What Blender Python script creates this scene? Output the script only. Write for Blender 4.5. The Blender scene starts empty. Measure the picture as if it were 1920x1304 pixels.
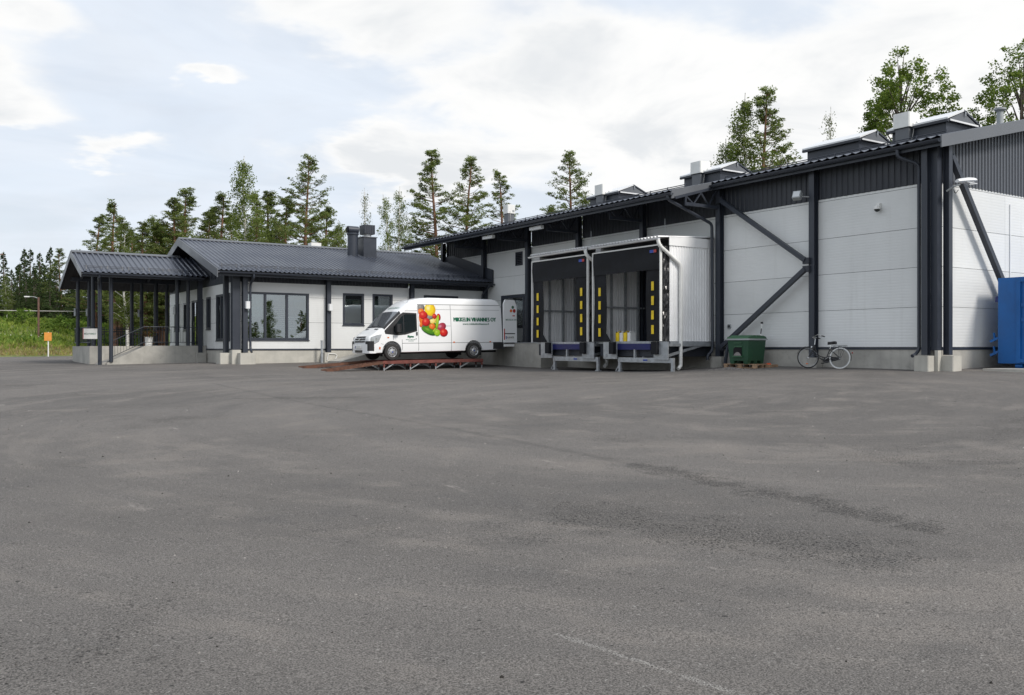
import bpy, math, random
import numpy as np
from mathutils import Vector, Matrix
R = math.radians
SC = bpy.context.scene
COL = SC.collection

# ------------------------------------------------------------------ camera
CAM = Vector((-24.05, -14.54, 0.66))
cd = bpy.data.cameras.new("camera")
cam = bpy.data.objects.new("camera", cd)
COL.objects.link(cam)
cam.location = CAM
cam.rotation_euler = (R(90.0), 0, R(-33.5))
cd.sensor_width = 36.0
cd.lens = 36.0 * 1700 / 1920
cd.clip_start = 0.1
cd.clip_end = 6000
SC.camera = cam

# ------------------------------------------------------------------ sun, sky
SUN_EL, SUN_AZ = R(42), R(164)      # azimuth measured from +Y towards +X
sl = bpy.data.lights.new("sun", 'SUN')
sl.energy = 2.4
sl.angle = R(14)
sl.color = (1.0, 0.95, 0.88)
so = bpy.data.objects.new("sun", sl)
COL.objects.link(so)
tosun = Vector((math.sin(SUN_AZ) * math.cos(SUN_EL), math.cos(SUN_AZ) * math.cos(SUN_EL), math.sin(SUN_EL)))
so.rotation_euler = tosun.to_track_quat('Z', 'Y').to_euler()
so.location = (0, -30, 40)

class NT:
    """tiny node-tree helper"""
    def __init__(s, tree):
        s.t = tree; s.n = tree.nodes; s.l = tree.links
    def node(s, typ, **kw):
        n = s.n.new(typ)
        for k, v in kw.items():
            setattr(n, k, v)
        return n
    def put(s, n, i, v):
        if isinstance(v, bpy.types.NodeSocket):
            s.l.new(v, n.inputs[i])
        elif v is not None:
            n.inputs[i].default_value = v
    def math(s, op, a, b=None, c=None, clamp=False):
        n = s.node('ShaderNodeMath', operation=op, use_clamp=clamp)
        s.put(n, 0, a)
        if b is not None: s.put(n, 1, b)
        if c is not None: s.put(n, 2, c)
        return n.outputs[0]
    def vmath(s, op, a, b=None):
        n = s.node('ShaderNodeVectorMath', operation=op)
        s.put(n, 0, a)
        if b is not None: s.put(n, 1, b)
        return n.outputs['Value'] if op in ('DOT_PRODUCT', 'LENGTH', 'DISTANCE') else n.outputs[0]
    def mix(s, f, a, b, blend='MIX'):
        n = s.node('ShaderNodeMix', data_type='RGBA', blend_type=blend)
        s.put(n, 0, f)
        s.put(n, 6, a if isinstance(a, bpy.types.NodeSocket) else (*a[:3], 1))
        s.put(n, 7, b if isinstance(b, bpy.types.NodeSocket) else (*b[:3], 1))
        return n.outputs[2]
    def noise(s, vec, scale, detail=4, rough=.5, dist=0):
        n = s.node('ShaderNodeTexNoise')
        s.put(n, 'Vector', vec)
        n.inputs['Scale'].default_value = scale
        n.inputs['Detail'].default_value = detail
        n.inputs['Roughness'].default_value = rough
        n.inputs['Distortion'].default_value = dist
        return n.outputs['Fac']
    def ramp(s, f, lo, hi, a=0.0, b=1.0):
        n = s.node('ShaderNodeMapRange', clamp=True, interpolation_type='SMOOTHSTEP')
        s.put(n, 0, f)
        n.inputs[1].default_value = lo; n.inputs[2].default_value = hi
        n.inputs[3].default_value = a; n.inputs[4].default_value = b
        return n.outputs[0]
    def mapping(s, vec, loc=(0, 0, 0), rot=(0, 0, 0), sc=(1, 1, 1)):
        n = s.node('ShaderNodeMapping')
        s.put(n, 0, vec)
        n.inputs['Location'].default_value = loc
        n.inputs['Rotation'].default_value = rot
        n.inputs['Scale'].default_value = sc
        return n.outputs[0]
    def sep(s, v):
        n = s.node('ShaderNodeSeparateXYZ'); s.put(n, 0, v); return n.outputs
    def comb(s, x, y, z):
        n = s.node('ShaderNodeCombineXYZ')
        s.put(n, 0, x); s.put(n, 1, y); s.put(n, 2, z)
        return n.outputs[0]

W = bpy.data.worlds.new("World")
SC.world = W
W.use_nodes = True
w = NT(W.node_tree)
w.n.clear()
sky = w.node('ShaderNodeTexSky', sky_type='NISHITA', sun_disc=False)
sky.sun_elevation = SUN_EL
sky.sun_rotation = SUN_AZ
sky.air_density = 1.0
sky.dust_density = 2.5
tc = w.node('ShaderNodeTexCoord')
d = tc.outputs['Generated']
dx, dy, dz = w.sep(d)
dzc = w.math('MAXIMUM', dz, 0.0)
inv = w.math('DIVIDE', 1.0, w.math('ADD', dzc, 0.16))
pl = w.comb(w.math('MULTIPLY', dx, inv), w.math('MULTIPLY', dy, inv), 0.35)
n1 = w.noise(w.mapping(pl, loc=(3.1, 1.7, 0)), 0.75, 5, .55, .3)
n2 = w.noise(w.mapping(pl, loc=(9.1, 4.2, 2)), 2.6, 5, .60, .25)
az = w.math('ARCTAN2', dx, dy)
el = w.math('ARCSINE', dzc)
BL = [  # single clouds in the sky: azimuth, elevation (degrees), widths, weight
    (-0.0 + 15.3, 16.0, 1.9, 1.0, .40), (3.5, 13.9, 3.4, 1.7, .42), (5.0, 17.6, 3.6, 1.5, .34), (9.5, 11.4, 2.5, 1.0, .30),
    (4.5, 20.0, 2.8, 1.5, .25), (24.0, 20.5, 6.5, 3.0, .40), (36.0, 16.0, 7.5, 3.4, .42), (45.0, 14.0, 8.5, 5.0, .42),
    (30.0, 11.0, 4.0, 1.6, .30), (59.0, 16.5, 8.5, 5.5, .40), (25.5, 12.0, 3.2, 1.6, .28)]
wobx = w.math('MULTIPLY', w.math('SUBTRACT', n2, .5), .16)
woby = w.math('MULTIPLY', w.math('SUBTRACT', w.noise(w.mapping(pl, loc=(2, 8, 5)), 3.4, 4, .6), .5), .12)
blob = None
for (a, e, wa, we, k) in BL:
    u_ = w.math('DIVIDE', w.math('SUBTRACT', w.math('ADD', az, wobx), R(a)), R(wa))
    v_ = w.math('DIVIDE', w.math('SUBTRACT', w.math('ADD', el, woby), R(e)), R(we))
    q = w.math('ADD', w.math('MULTIPLY', u_, u_), w.math('MULTIPLY', v_, v_))
    g = w.math('MULTIPLY', w.math('EXPONENT', w.math('MULTIPLY', q, -1.0)), k)
    blob = g if blob is None else w.math('ADD', blob, g)
dens = w.math('ADD', w.math('ADD', w.math('MULTIPLY', n1, .70), w.math('MULTIPLY', n2, .42)), blob)
cl = w.ramp(dens, .58, .78)
veil = w.ramp(w.noise(w.mapping(pl, loc=(5, 2, 1), rot=(0, 0, .6), sc=(1, 2.4, 1)), 0.9, 4, .6, .6), .3, .7, .78, .96)
hor = w.ramp(dzc, 0.02, 0.30, .93, 0.0)                      # pale air low over the horizon
shade = w.ramp(w.noise(w.mapping(pl, loc=(1.3, 7.7, 3)), 2.0, 5, .6, .5), .40, .66, 0.0, 1.0)
thick = w.math('MULTIPLY', w.ramp(dens, .68, .90), shade)
ccol = w.mix(thick, (8.15, 8.15, 8.1), (6.6, 6.8, 7.0))
pale = w.mix(shade, (6.9, 7.45, 8.2), (6.7, 7.15, 7.8))
skyc = w.mix(w.math('MAXIMUM', veil, hor), sky.outputs[0], pale)
skyc = w.mix(cl, skyc, ccol)
bg = w.node('ShaderNodeBackground')
w.l.new(skyc, bg.inputs[0])
bg.inputs[1].default_value = 0.1
wo = w.node('ShaderNodeOutputWorld')
w.l.new(bg.outputs[0], wo.inputs[0])

SC.view_settings.view_transform = 'Standard'
SC.view_settings.look = 'None'
SC.view_settings.exposure = 0.3
SC.view_settings.gamma = 1.0
SC.view_settings.use_curve_mapping = False
SC.render.engine = 'CYCLES'
SC.cycles.max_bounces = 4
SC.cycles.diffuse_bounces = 3
SC.cycles.glossy_bounces = 3
SC.cycles.transparent_max_bounces = 8

# ------------------------------------------------------------------ materials
M = {}
def base_mat(name):
    m = bpy.data.materials.new(name); m.use_nodes = True
    t = NT(m.node_tree)
    b = m.node_tree.nodes['Principled BSDF']
    M[name] = m
    return m, t, b
def mat(name, col, rough=.5, metal=0.0, var=.10, vs=1.3, bump=0.0, bs=60, spec=.5, dirt=0.0, streak=0.0):
    m, t, b = base_mat(name)
    o = t.node('ShaderNodeTexCoord').outputs['Object']
    n = t.noise(o, vs, 3, .6)
    f = t.ramp(n, .3, .7, 1 - var, 1 + var)
    c = t.mix(1.0, col, t.comb(f, f, f), 'MULTIPLY')
    if dirt:
        dn = t.ramp(t.noise(o, 5.0, 4, .7, .5), .5, .78, 0, dirt)
        c = t.mix(dn, c, tuple(x * .45 for x in col))
    if streak:
        sn = t.ramp(t.noise(t.mapping(o, sc=(5, 5, .35)), 1.0, 4, .65), .48, .75, 0, streak)
        c = t.mix(sn, c, tuple(x * .55 for x in col))
    t.l.new(c, b.inputs['Base Color'])
    b.inputs['Roughness'].default_value = rough
    b.inputs['Metallic'].default_value = metal
    b.inputs['Specular IOR Level'].default_value = spec
    rr = t.ramp(n, .3, .7, max(.02, rough - .07), min(1, rough + .07))
    t.l.new(rr, b.inputs['Roughness'])
    if bump:
        bn = t.node('ShaderNodeBump'); bn.inputs['Strength'].default_value = bump; bn.inputs['Distance'].default_value = .01
        t.l.new(t.noise(o, bs, 3, .6), bn.inputs['Height'])
        t.l.new(bn.outputs[0], b.inputs['Normal'])
    return m

def panel_mat():
    m, t, b = base_mat('white_panel')
    o = t.node('ShaderNodeTexCoord').outputs['Object']
    x, y, z = t.sep(o)
    fz = t.math('MULTIPLY', z, 2 * math.pi / .085)
    sn = t.math('SINE', fz)
    h = t.ramp(sn, -.95, -.55)
    f = t.math('MULTIPLY', t.ramp(t.noise(o, .45, 4, .55), .3, .7, .95, 1.04), t.ramp(t.node('ShaderNodeObjectInfo').outputs['Random'], 0, 1, .955, 1.035))
    st = t.ramp(t.noise(t.mapping(o, sc=(4, 4, .25)), 1.0, 5, .6), .52, .78, 0, .22)
    c = t.mix(1.0, (.71, .72, .715), t.comb(f, f, f), 'MULTIPLY')
    c = t.mix(st, c, (.50, .50, .48))
    t.l.new(c, b.inputs['Base Color'])
    b.inputs['Roughness'].default_value = .42
    bn = t.node('ShaderNodeBump'); bn.inputs['Strength'].default_value = .32; bn.inputs['Distance'].default_value = .006
    oil = t.math('MULTIPLY', t.noise(t.mapping(o, sc=(.6, .6, 2)), 1.5, 2), .6)
    t.l.new(t.math('ADD', h, oil), bn.inputs['Height'])
    t.l.new(bn.outputs[0], b.inputs['Normal'])
panel_mat()
mat('graphite', (.031, .037, .051), .42, 0, .06, 1.5)
mat('graphite_roof', (.058, .066, .088), .34, 0, .08, .6, dirt=.12)
mat('graphite_rib', (.026, .030, .040), .5, 0, .06, 1)
mat('gable_rib', (.085, .092, .108), .45, 0, .05, 1)
mat('soffit', (.028, .027, .028), .7, 0, .1, 1)
mat('fascia', (.12, .128, .142), .42, 0, .06, 1)
mat('concrete', (.40, .385, .35), .85, 0, .16, 1.1, bump=.35, bs=35, dirt=.35, streak=.30)
mat('concrete_clean', (.45, .435, .39), .85, 0, .10, 1.4, bump=.3, bs=40, dirt=.15, streak=.18)
mat('concrete_floor', (.34, .33, .31), .8, 0, .12, 1.1, bump=.2)
mat('white_metal', (.72, .73, .74), .38, 0, .05, 1.2, dirt=.06)
mat('dock_white', (.88, .88, .885), .42, 0, .04, .8, streak=.10)
mat('galv', (.42, .44, .46), .45, .55, .14, 7)
mat('black_rubber', (.012, .013, .016), .7, 0, .35, 2, bump=.4, bs=9, spec=.22, dirt=.0)
mat('black_tarp', (.014, .014, .016), .32, 0, .2, 2, bump=.9, bs=7)
mat('yellow', (.82, .58, .015), .55, 0, .12, 6, dirt=.15)
mat('blue_steel', (.006, .010, .10), .45, 0, .15, 3, dirt=.2)
mat('blue_paint', (.003, .105, .36), .42, 0, .10, 1.5, dirt=.18, streak=.1)
mat('rust_red', (.16, .048, .038), .7, 0, .25, 4, bump=.2, dirt=.35)
mat('rust_brown', (.115, .052, .032), .8, 0, .3, 6, bump=.3, dirt=.4)
mat('green_plastic', (.014, .068, .032), .5, 0, .12, 2.5, bump=.1, bs=30, dirt=.12)
mat('green_lid', (.030, .105, .048), .5, 0, .12, 2.5, dirt=.1)
mat('grey_trim', (.33, .35, .36), .55, 0, .1, 3)
mat('wood', (.32, .21, .13), .8, 0, .25, 8, bump=.3, bs=20, dirt=.3)
mat('grit', (.24, .225, .215), .95, 0, .3, 30, bump=.5, bs=50)
mat('orange_plastic', (.75, .09, .01), .5, 0, .1, 3)
mat('orange_sign', (.80, .33, .06), .6, 0, .06, 3)
mat('black_plastic', (.018, .018, .02), .5, 0, .15, 4)
mat('rubber', (.028, .027, .026), .8, 0, .2, 9, bump=.3, bs=60)
mat('chrome', (.62, .62, .62), .18, 1, .05, 5)
mat('rim_silver', (.55, .56, .57), .32, .75, .08, 6)
mat('red_lamp', (.40, .02, .015), .25, 0, .05, 5)
mat('amber_lamp', (.70, .16, .02), .25, 0, .05, 5)
mat('van_white', (.86, .865, .87), .16, 0, .015, .8, spec=.6)
mat('van_black', (.02, .02, .022), .45, 0, .1, 3)
mat('van_dark', (.006, .006, .007), .9, 0, .1, 3)
mat('seam_grey', (.16, .165, .17), .5, 0, .05, 3)
mat('print_green', (.0, .115, .055), .4, 0, .02, 3)
mat('white_paint', (.78, .78, .76), .5, 0, .05, 3)
mat('plate_white', (.75, .75, .73), .4, 0, .03, 4)
mat('plate_blue', (.02, .06, .35), .4, 0, .03, 4)
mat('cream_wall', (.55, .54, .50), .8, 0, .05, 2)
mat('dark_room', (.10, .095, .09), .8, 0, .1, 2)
mat('blind', (.66, .66, .63), .6, 0, .05, 4)
mat('pot_white', (.74, .74, .72), .35, 0, .04, 4)
mat('pine_bark', (.20, .105, .065), .9, 0, .3, 2.2, bump=.8, bs=9)
mat('spruce_bark', (.105, .085, .07), .9, 0, .3, 2, bump=.8, bs=9)
mat('wire', (.45, .44, .42), .6, 0, .1, 3)
mat('lamp_lens', (.62, .64, .66), .12, 0, .03, 3, spec=.8)
mat('kiosk_orange', (.62, .20, .05), .5, 0, .05, 3)
mat('pole_wood', (.16, .09, .07), .85, 0, .2, 4)

def birch_bark():
    m, t, b = base_mat('birch_bark')
    o = t.node('ShaderNodeTexCoord').outputs['Object']
    f = t.ramp(t.noise(t.mapping(o, sc=(1.2, 1.2, 6)), 1.6, 5, .7), .55, .62)
    t.l.new(t.mix(f, (.68, .66, .62), (.05, .045, .04)), b.inputs['Base Color'])
    b.inputs['Roughness'].default_value = .8
birch_bark()
def glass(name, tint, k, rough=.0):
    m, t, b = base_mat(name)
    t.n.remove(b)
    tr = t.node('ShaderNodeBsdfTransparent'); tr.inputs[0].default_value = (*tint, 1)
    gl = t.node('ShaderNodeBsdfGlossy'); gl.inputs['Roughness'].default_value = rough
    gl.inputs[0].default_value = (.92, .95, .97, 1)
    fr = t.node('ShaderNodeFresnel'); fr.inputs[0].default_value = 1.52
    o = t.node('ShaderNodeTexCoord').outputs['Object']
    bn = t.node('ShaderNodeBump'); bn.inputs['Strength'].default_value = .05; bn.inputs['Distance'].default_value = .02
    t.l.new(t.noise(o, 1.1, 2), bn.inputs['Height']); t.l.new(bn.outputs[0], gl.inputs['Normal'])
    f = t.math('ADD', fr.outputs[0], k, clamp=True)
    mx = t.node('ShaderNodeMixShader')
    t.l.new(f, mx.inputs[0]); t.l.new(tr.outputs[0], mx.inputs[1]); t.l.new(gl.outputs[0], mx.inputs[2])
    t.l.new(mx.outputs[0], t.n['Material Output'].inputs[0])
glass('window_glass', (.55, .62, .60), .22)
m_, t_, b_ = base_mat('car_glass')
b_.inputs['Base Color'].default_value = (.014, .02, .022, 1); b_.inputs['Roughness'].default_value = .04
b_.inputs['Specular IOR Level'].default_value = .9
m_, t_, b_ = base_mat('windscreen_glass')
b_.inputs['Base Color'].default_value = (.10, .108, .118, 1); b_.inputs['Roughness'].default_value = .05
b_.inputs['Specular IOR Level'].default_value = 1.0
m_, t_, b_ = base_mat('headlight_glass')
b_.inputs['Base Color'].default_value = (.50, .52, .55, 1); b_.inputs['Roughness'].default_value = .08; b_.inputs['Metallic'].default_value = .35

def leaf(name, c1, c2, trans=.25):
    m, t, b = base_mat(name)
    t.n.remove(b)
    g = t.node('ShaderNodeNewGeometry')
    oi = t.node('ShaderNodeObjectInfo')
    f = t.ramp(g.outputs['Random Per Island'], 0, 1)
    c = t.mix(f, c1, c2)
    o = t.node('ShaderNodeTexCoord').outputs['Object']
    k = t.ramp(t.noise(o, .55, 3), .3, .7, .75, 1.25)
    k = t.math('MULTIPLY', k, t.ramp(oi.outputs['Random'], 0, 1, .88, 1.14))
    c = t.mix(1.0, c, t.comb(k, k, k), 'MULTIPLY')
    df = t.node('ShaderNodeBsdfDiffuse'); t.l.new(c, df.inputs[0])
    tl = t.node('ShaderNodeBsdfTranslucent'); t.l.new(t.mix(1.0, c, (1.3, 1.5, .6), 'MULTIPLY'), tl.inputs[0])
    mx = t.node('ShaderNodeMixShader'); mx.inputs[0].default_value = trans
    t.l.new(df.outputs[0], mx.inputs[1]); t.l.new(tl.outputs[0], mx.inputs[2])
    t.l.new(mx.outputs[0], t.n['Material Output'].inputs[0])
leaf('pine_leaf', (.105, .140, .055), (.195, .22, .085), .33)
leaf('spruce_leaf', (.034, .060, .026), (.075, .100, .040), .18)
leaf('birch_leaf', (.11, .15, .045), (.19, .22, .08), .35)
leaf('birch_pale_leaf', (.12, .14, .075), (.19, .20, .12), .3)
leaf('aspen_leaf', (.085, .13, .035), (.17, .205, .06), .35)
leaf('grass_leaf', (.16, .23, .045), (.28, .32, .085), .35)
leaf('weed_leaf', (.09, .155, .035), (.16, .22, .055), .3)
leaf('dry_grass_leaf', (.30, .22, .14), (.28, .28, .09), .3)
leaf('flower_leaf', (.6, .6, .52), (.75, .75, .7), .2)
leaf('pot_leaf', (.05, .07, .03), (.16, .07, .04), .2)

# ------------------------------------------------------------------ mesh helpers
class MB:
    def __init__(s): s.v = []; s.f = []
    def quad(s, a, b, c, d):
        k = len(s.v); s.v += [tuple(a), tuple(b), tuple(c), tuple(d)]; s.f.append((k, k + 1, k + 2, k + 3)); return s
    def box(s, x0, x1, y0, y1, z0, z1):
        k = len(s.v)
        s.v += [(x0, y0, z0), (x1, y0, z0), (x1, y1, z0), (x0, y1, z0), (x0, y0, z1), (x1, y0, z1), (x1, y1, z1), (x0, y1, z1)]
        s.f += [tuple(k + i for i in q) for q in ((0, 3, 2, 1), (4, 5, 6, 7), (0, 1, 5, 4), (1, 2, 6, 5), (2, 3, 7, 6), (3, 0, 4, 7))]
        return s
    def cbox(s, c, sx, sy, sz):
        return s.box(c[0] - sx / 2, c[0] + sx / 2, c[1] - sy / 2, c[1] + sy / 2, c[2] - sz / 2, c[2] + sz / 2)
    def beam(s, p, q, wd, ht, up=(0, 0, 1)):
        p, q = Vector(p), Vector(q); a = (q - p).normalized(); u = Vector(up)
        if abs(a.dot(u)) > .98: u = Vector((1, 0, 0))
        sd = a.cross(u).normalized(); u = sd.cross(a).normalized()
        k = len(s.v)
        for pt in (p, q):
            for i, j in ((-1, -1), (1, -1), (1, 1), (-1, 1)):
                s.v.append(tuple(pt + sd * (i * wd / 2) + u * (j * ht / 2)))
        s.f += [tuple(k + i for i in t) for t in ((3, 2, 1, 0), (4, 5, 6, 7), (0, 1, 5, 4), (1, 2, 6, 5), (2, 3, 7, 6), (3, 0, 4, 7))]
        return s
    def tube(s, pts, r, n=8, cap=True):
        pts = [Vector(p) for p in pts]; k0 = len(s.v)
        rs = r if isinstance(r, (list, tuple)) else [r] * len(pts)
        ref = None
        for i, p in enumerate(pts):
            a = (pts[min(i + 1, len(pts) - 1)] - pts[max(i - 1, 0)]).normalized()
            if ref is None:
                ref = a.cross(Vector((0, 0, 1)) if abs(a.z) < .9 else Vector((1, 0, 0))).normalized()
            ref = (ref - a * ref.dot(a)).normalized(); b = a.cross(ref)
            for j in range(n):
                t = 2 * math.pi * j / n
                s.v.append(tuple(p + (ref * math.cos(t) + b * math.sin(t)) * rs[i]))
        for i in range(len(pts) - 1):
            for j in range(n):
                a = k0 + i * n + j; b = k0 + i * n + (j + 1) % n
                s.f.append((a, b, b + n, a + n))
        if cap:
            s.f.append(tuple(k0 + j for j in reversed(range(n))))
            s.f.append(tuple(k0 + (len(pts) - 1) * n + j for j in range(n)))
        return s
    def ring(s, c, axis, r, rt, n=28, m=6, ry=None):
        """torus round 'axis'"""
        c = Vector(c); a = Vector(axis).normalized()
        u = a.cross(Vector((0, 0, 1)) if abs(a.z) < .9 else Vector((1, 0, 0))).normalized(); v = a.cross(u)
        k = len(s.v)
        for i in range(n):
            t = 2 * math.pi * i / n; o = u * math.cos(t) + v * math.sin(t)
            for j in range(m):
                p = 2 * math.pi * j / m
                s.v.append(tuple(c + o * (r + rt * math.cos(p)) + a * ((ry or rt) * math.sin(p))))
        for i in range(n):
            for j in range(m):
                s.f.append((k + i * m + j, k + ((i + 1) % n) * m + j, k + ((i + 1) % n) * m + (j + 1) % m, k + i * m + (j + 1) % m))
        return s
    def lathe(s, prof, c, axis=(0, 0, 1), n=20):
        """prof: list of (radius, along)"""
        c = Vector(c); a = Vector(axis).normalized()
        u = a.cross(Vector((0, 0, 1)) if abs(a.z) < .9 else Vector((1, 0, 0))).normalized(); v = a.cross(u)
        k = len(s.v)
        for (r, h) in prof:
            for j in range(n):
                t = 2 * math.pi * j / n
                s.v.append(tuple(c + a * h + (u * math.cos(t) + v * math.sin(t)) * max(r, 1e-4)))
        for i in range(len(prof) - 1):
            for j in range(n):
                s.f.append((k + i * n + j, k + i * n + (j + 1) % n, k + (i + 1) * n + (j + 1) % n, k + (i + 1) * n + j))
        s.f.append(tuple(k + j for j in reversed(range(n))))
        s.f.append(tuple(k + (len(prof) - 1) * n + j for j in range(n)))
        return s
    def prism(s, pts, axis, a0, a1):
        """pts 2D polygon, extruded along axis 'x','y' or 'z'"""
        def P(p, a):
            return {'x': (a, p[0], p[1]), 'y': (p[0], a, p[1]), 'z': (p[0], p[1], a)}[axis]
        k = len(s.v); n = len(pts)
        s.v += [P(p, a0) for p in pts] + [P(p, a1) for p in pts]
        s.f.append(tuple(k + i for i in range(n))); s.f.append(tuple(k + n + i for i in reversed(range(n))))
        for i in range(n):
            j = (i + 1) % n
            s.f.append((k + i, k + n + i, k + n + j, k + j))
        return s
    def sheet(s, prof, p0, d_len, d_slope, nrm, th=.012, steps=1):
        """corrugated sheet: prof = list of (t, h) along unit d_len; swept along vector d_slope; nrm = raised direction"""
        p0, dl, ds, nr = Vector(p0), Vector(d_len), Vector(d_slope), Vector(nrm).normalized()
        k = len(s.v); n = len(prof)
        for off in (0, -th):
            for i in range(steps + 1):
                for (t, h) in prof:
                    s.v.append(tuple(p0 + dl * t + ds * (i / steps) + nr * (h + off)))
        L = n * (steps + 1)
        for i in range(steps):
            for j in range(n - 1):
                a = k + i * n + j
                s.f.append((a, a + 1, a + n + 1, a + n))
                s.f.append((a + L, a + L + n, a + L + n + 1, a + L + 1))
        for j in range(n - 1):
            a = k + j; s.f.append((a, a + L, a + L + 1, a + 1))
            a = k + steps * n + j; s.f.append((a, a + 1, a + L + 1, a + L))
        return s
    def build(s, name, m, parent=None, smooth=False, ang=40, local=False):
        me = bpy.data.meshes.new(name)
        off = Vector((0, 0, 0)); p = parent
        while p is not None and not local:
            off += p.location; p = p.parent
        me.from_pydata([(a - off.x, b - off.y, c - off.z) for a, b, c in s.v], [], s.f)
        me.validate(); me.update()
        ms = m if isinstance(m, (list, tuple)) else [m]
        for q in ms: me.materials.append(M[q])
        if smooth:
            for q in me.polygons: q.use_smooth = True
            me.set_sharp_from_angle(angle=R(ang))
        o = bpy.data.objects.new(name, me); COL.objects.link(o)
        if parent is not None: o.parent = parent
        return o

def fix_normals(o):
    import bmesh
    bm = bmesh.new(); bm.from_mesh(o.data)
    bmesh.ops.recalc_face_normals(bm, faces=bm.faces); bm.to_mesh(o.data); bm.free()
def tag(o, label=None, cat=None, group=None, kind=None):
    if label: o['label'] = label
    if cat: o['category'] = cat
    if group: o['group'] = group
    if kind: o['kind'] = kind
    return o
def thing(name, loc, label, cat, group=None, rz=0.0):
    o = bpy.data.objects.new(name, None); COL.objects.link(o)
    o.empty_display_size = .2
    o.location = loc; o.rotation_euler = (0, 0, rz)
    return tag(o, label, cat, group)
def copy_tree(o, parent=None):
    c = o.copy(); COL.objects.link(c); c.parent = parent
    for ch in o.children: copy_tree(ch, c)
    return c
def wave_prof(length, period, h, kind='trap', phase=0.0):
    """profile points along a length"""
    out = []; t = -phase * period
    pts = [(0, 0), (.30, 0), (.42, h), (.88, h), (1.0, 0)] if kind == 'trap' else [(0, 0), (.42, 0), (.55, h), (.80, h), (.93, 0)] if kind == 'rib' else [(0, 0), (.18, h * .55), (.36, h), (.54, h * .55), (.72, 0)]
    while t < length:
        for f, hh in pts[:-1]:
            x = t + f * period
            if 0 <= x <= length: out.append((x, hh))
        t += period
    out = [(0, out[0][1])] + [q for q in out if 1e-4 < q[0] < length - 1e-4] + [(length, 0)]
    return out
def text_mesh(txt, size, extrude=.0, bold=.0):
    cu = bpy.data.curves.new('t', 'FONT'); cu.body = txt; cu.size = size; cu.align_x = 'LEFT'
    cu.offset = bold; cu.resolution_u = 2
    ob = bpy.data.objects.new('t', cu); COL.objects.link(ob)
    dg = bpy.context.evaluated_depsgraph_get()
    me = bpy.data.meshes.new_from_object(ob.evaluated_get(dg))
    vs = [tuple(v.co) for v in me.vertices]; fs = [tuple(p.vertices) for p in me.polygons]
    bpy.data.objects.remove(ob); bpy.data.curves.remove(cu); bpy.data.meshes.remove(me)
    return vs, fs
def text_fit(txt, width, height, bold=0.0):
    vs, fs = text_mesh(txt, 1.0, bold=bold)
    x0 = min(v[0] for v in vs); x1 = max(v[0] for v in vs); y0 = min(v[1] for v in vs); y1 = max(v[1] for v in vs)
    return [((v[0] - x0) / (x1 - x0) * width, (v[1] - y0) / (y1 - y0) * height) for v in vs], fs
# ------------------------------------------------------------------ ground
CP = np.array([(-24.05, -14.54, -.94), (-30, -25, -1.25), (-10, -22, -.9), (-38, 0, -.85), (-20, 2, -.60), (-12, 4, -.44), (-9, -6, -.42),
    (.5, -.9, .0), (-.3, 2, .02), (-.3, 4, .01), (-.3, 7.4, .03), (-2.7, 8.0, -.19), (-2.6, 12, -.22), (-2.6, 16, -.22), (-1.4, 17.2, -.22), (0, 12, -.25),
    (-3.3, 19.4, -.21), (-8, 19.3, -.30), (-10.5, 19.3, -.32), (-13, 18, -.25), (-12.4, 23.6, -.04), (-10, 24, -.01), (-8, 24, .03), (-5, 22.8, -.10), (-1.6, 22, -.12),
    (-13.5, 26, -.03), (-13, 28.6, -.06), (-17.2, 28.4, -.11), (-17.4, 35, -.02), (-21, 42, -.05), (-18.5, 61, -.02), (-12, 70, 0), (-35, 60, -.05), (-42, 30, -.35), (-28, 18, -.45),
    (4, -2, .06), (12, -6, .08), (14, -22, -.5), (1, -12, -.42), (30, -10, .1), (0, 40, 0), (20, 40, 0.0), (-60, 10, -.8), (-55, 45, -.4), (5, 60, 0)])
def _phi(r): return np.where(r > 1e-9, r * r * np.log(np.maximum(r, 1e-9)), 0)
_n = len(CP)
_A = np.zeros((_n + 3, _n + 3)); _D = np.hypot(CP[:, None, 0] - CP[None, :, 0], CP[:, None, 1] - CP[None, :, 1])
_A[:_n, :_n] = _phi(_D) + np.eye(_n) * 4.0
_A[:_n, _n] = 1; _A[:_n, _n + 1:] = CP[:, :2]; _A[_n:, :_n] = _A[:_n, _n:].T
_w = np.linalg.solve(_A, np.concatenate([CP[:, 2], np.zeros(3)]))
def gz_np(x, y):
    r = np.hypot(x[:, None] - CP[None, :, 0], y[:, None] - CP[None, :, 1])
    return np.clip(_phi(r) @ _w[:_n] + _w[_n] + _w[_n + 1] * x + _w[_n + 2] * y, -2.2, .6)
def gz(x, y): return float(gz_np(np.array([x], float), np.array([y], float))[0])

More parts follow.
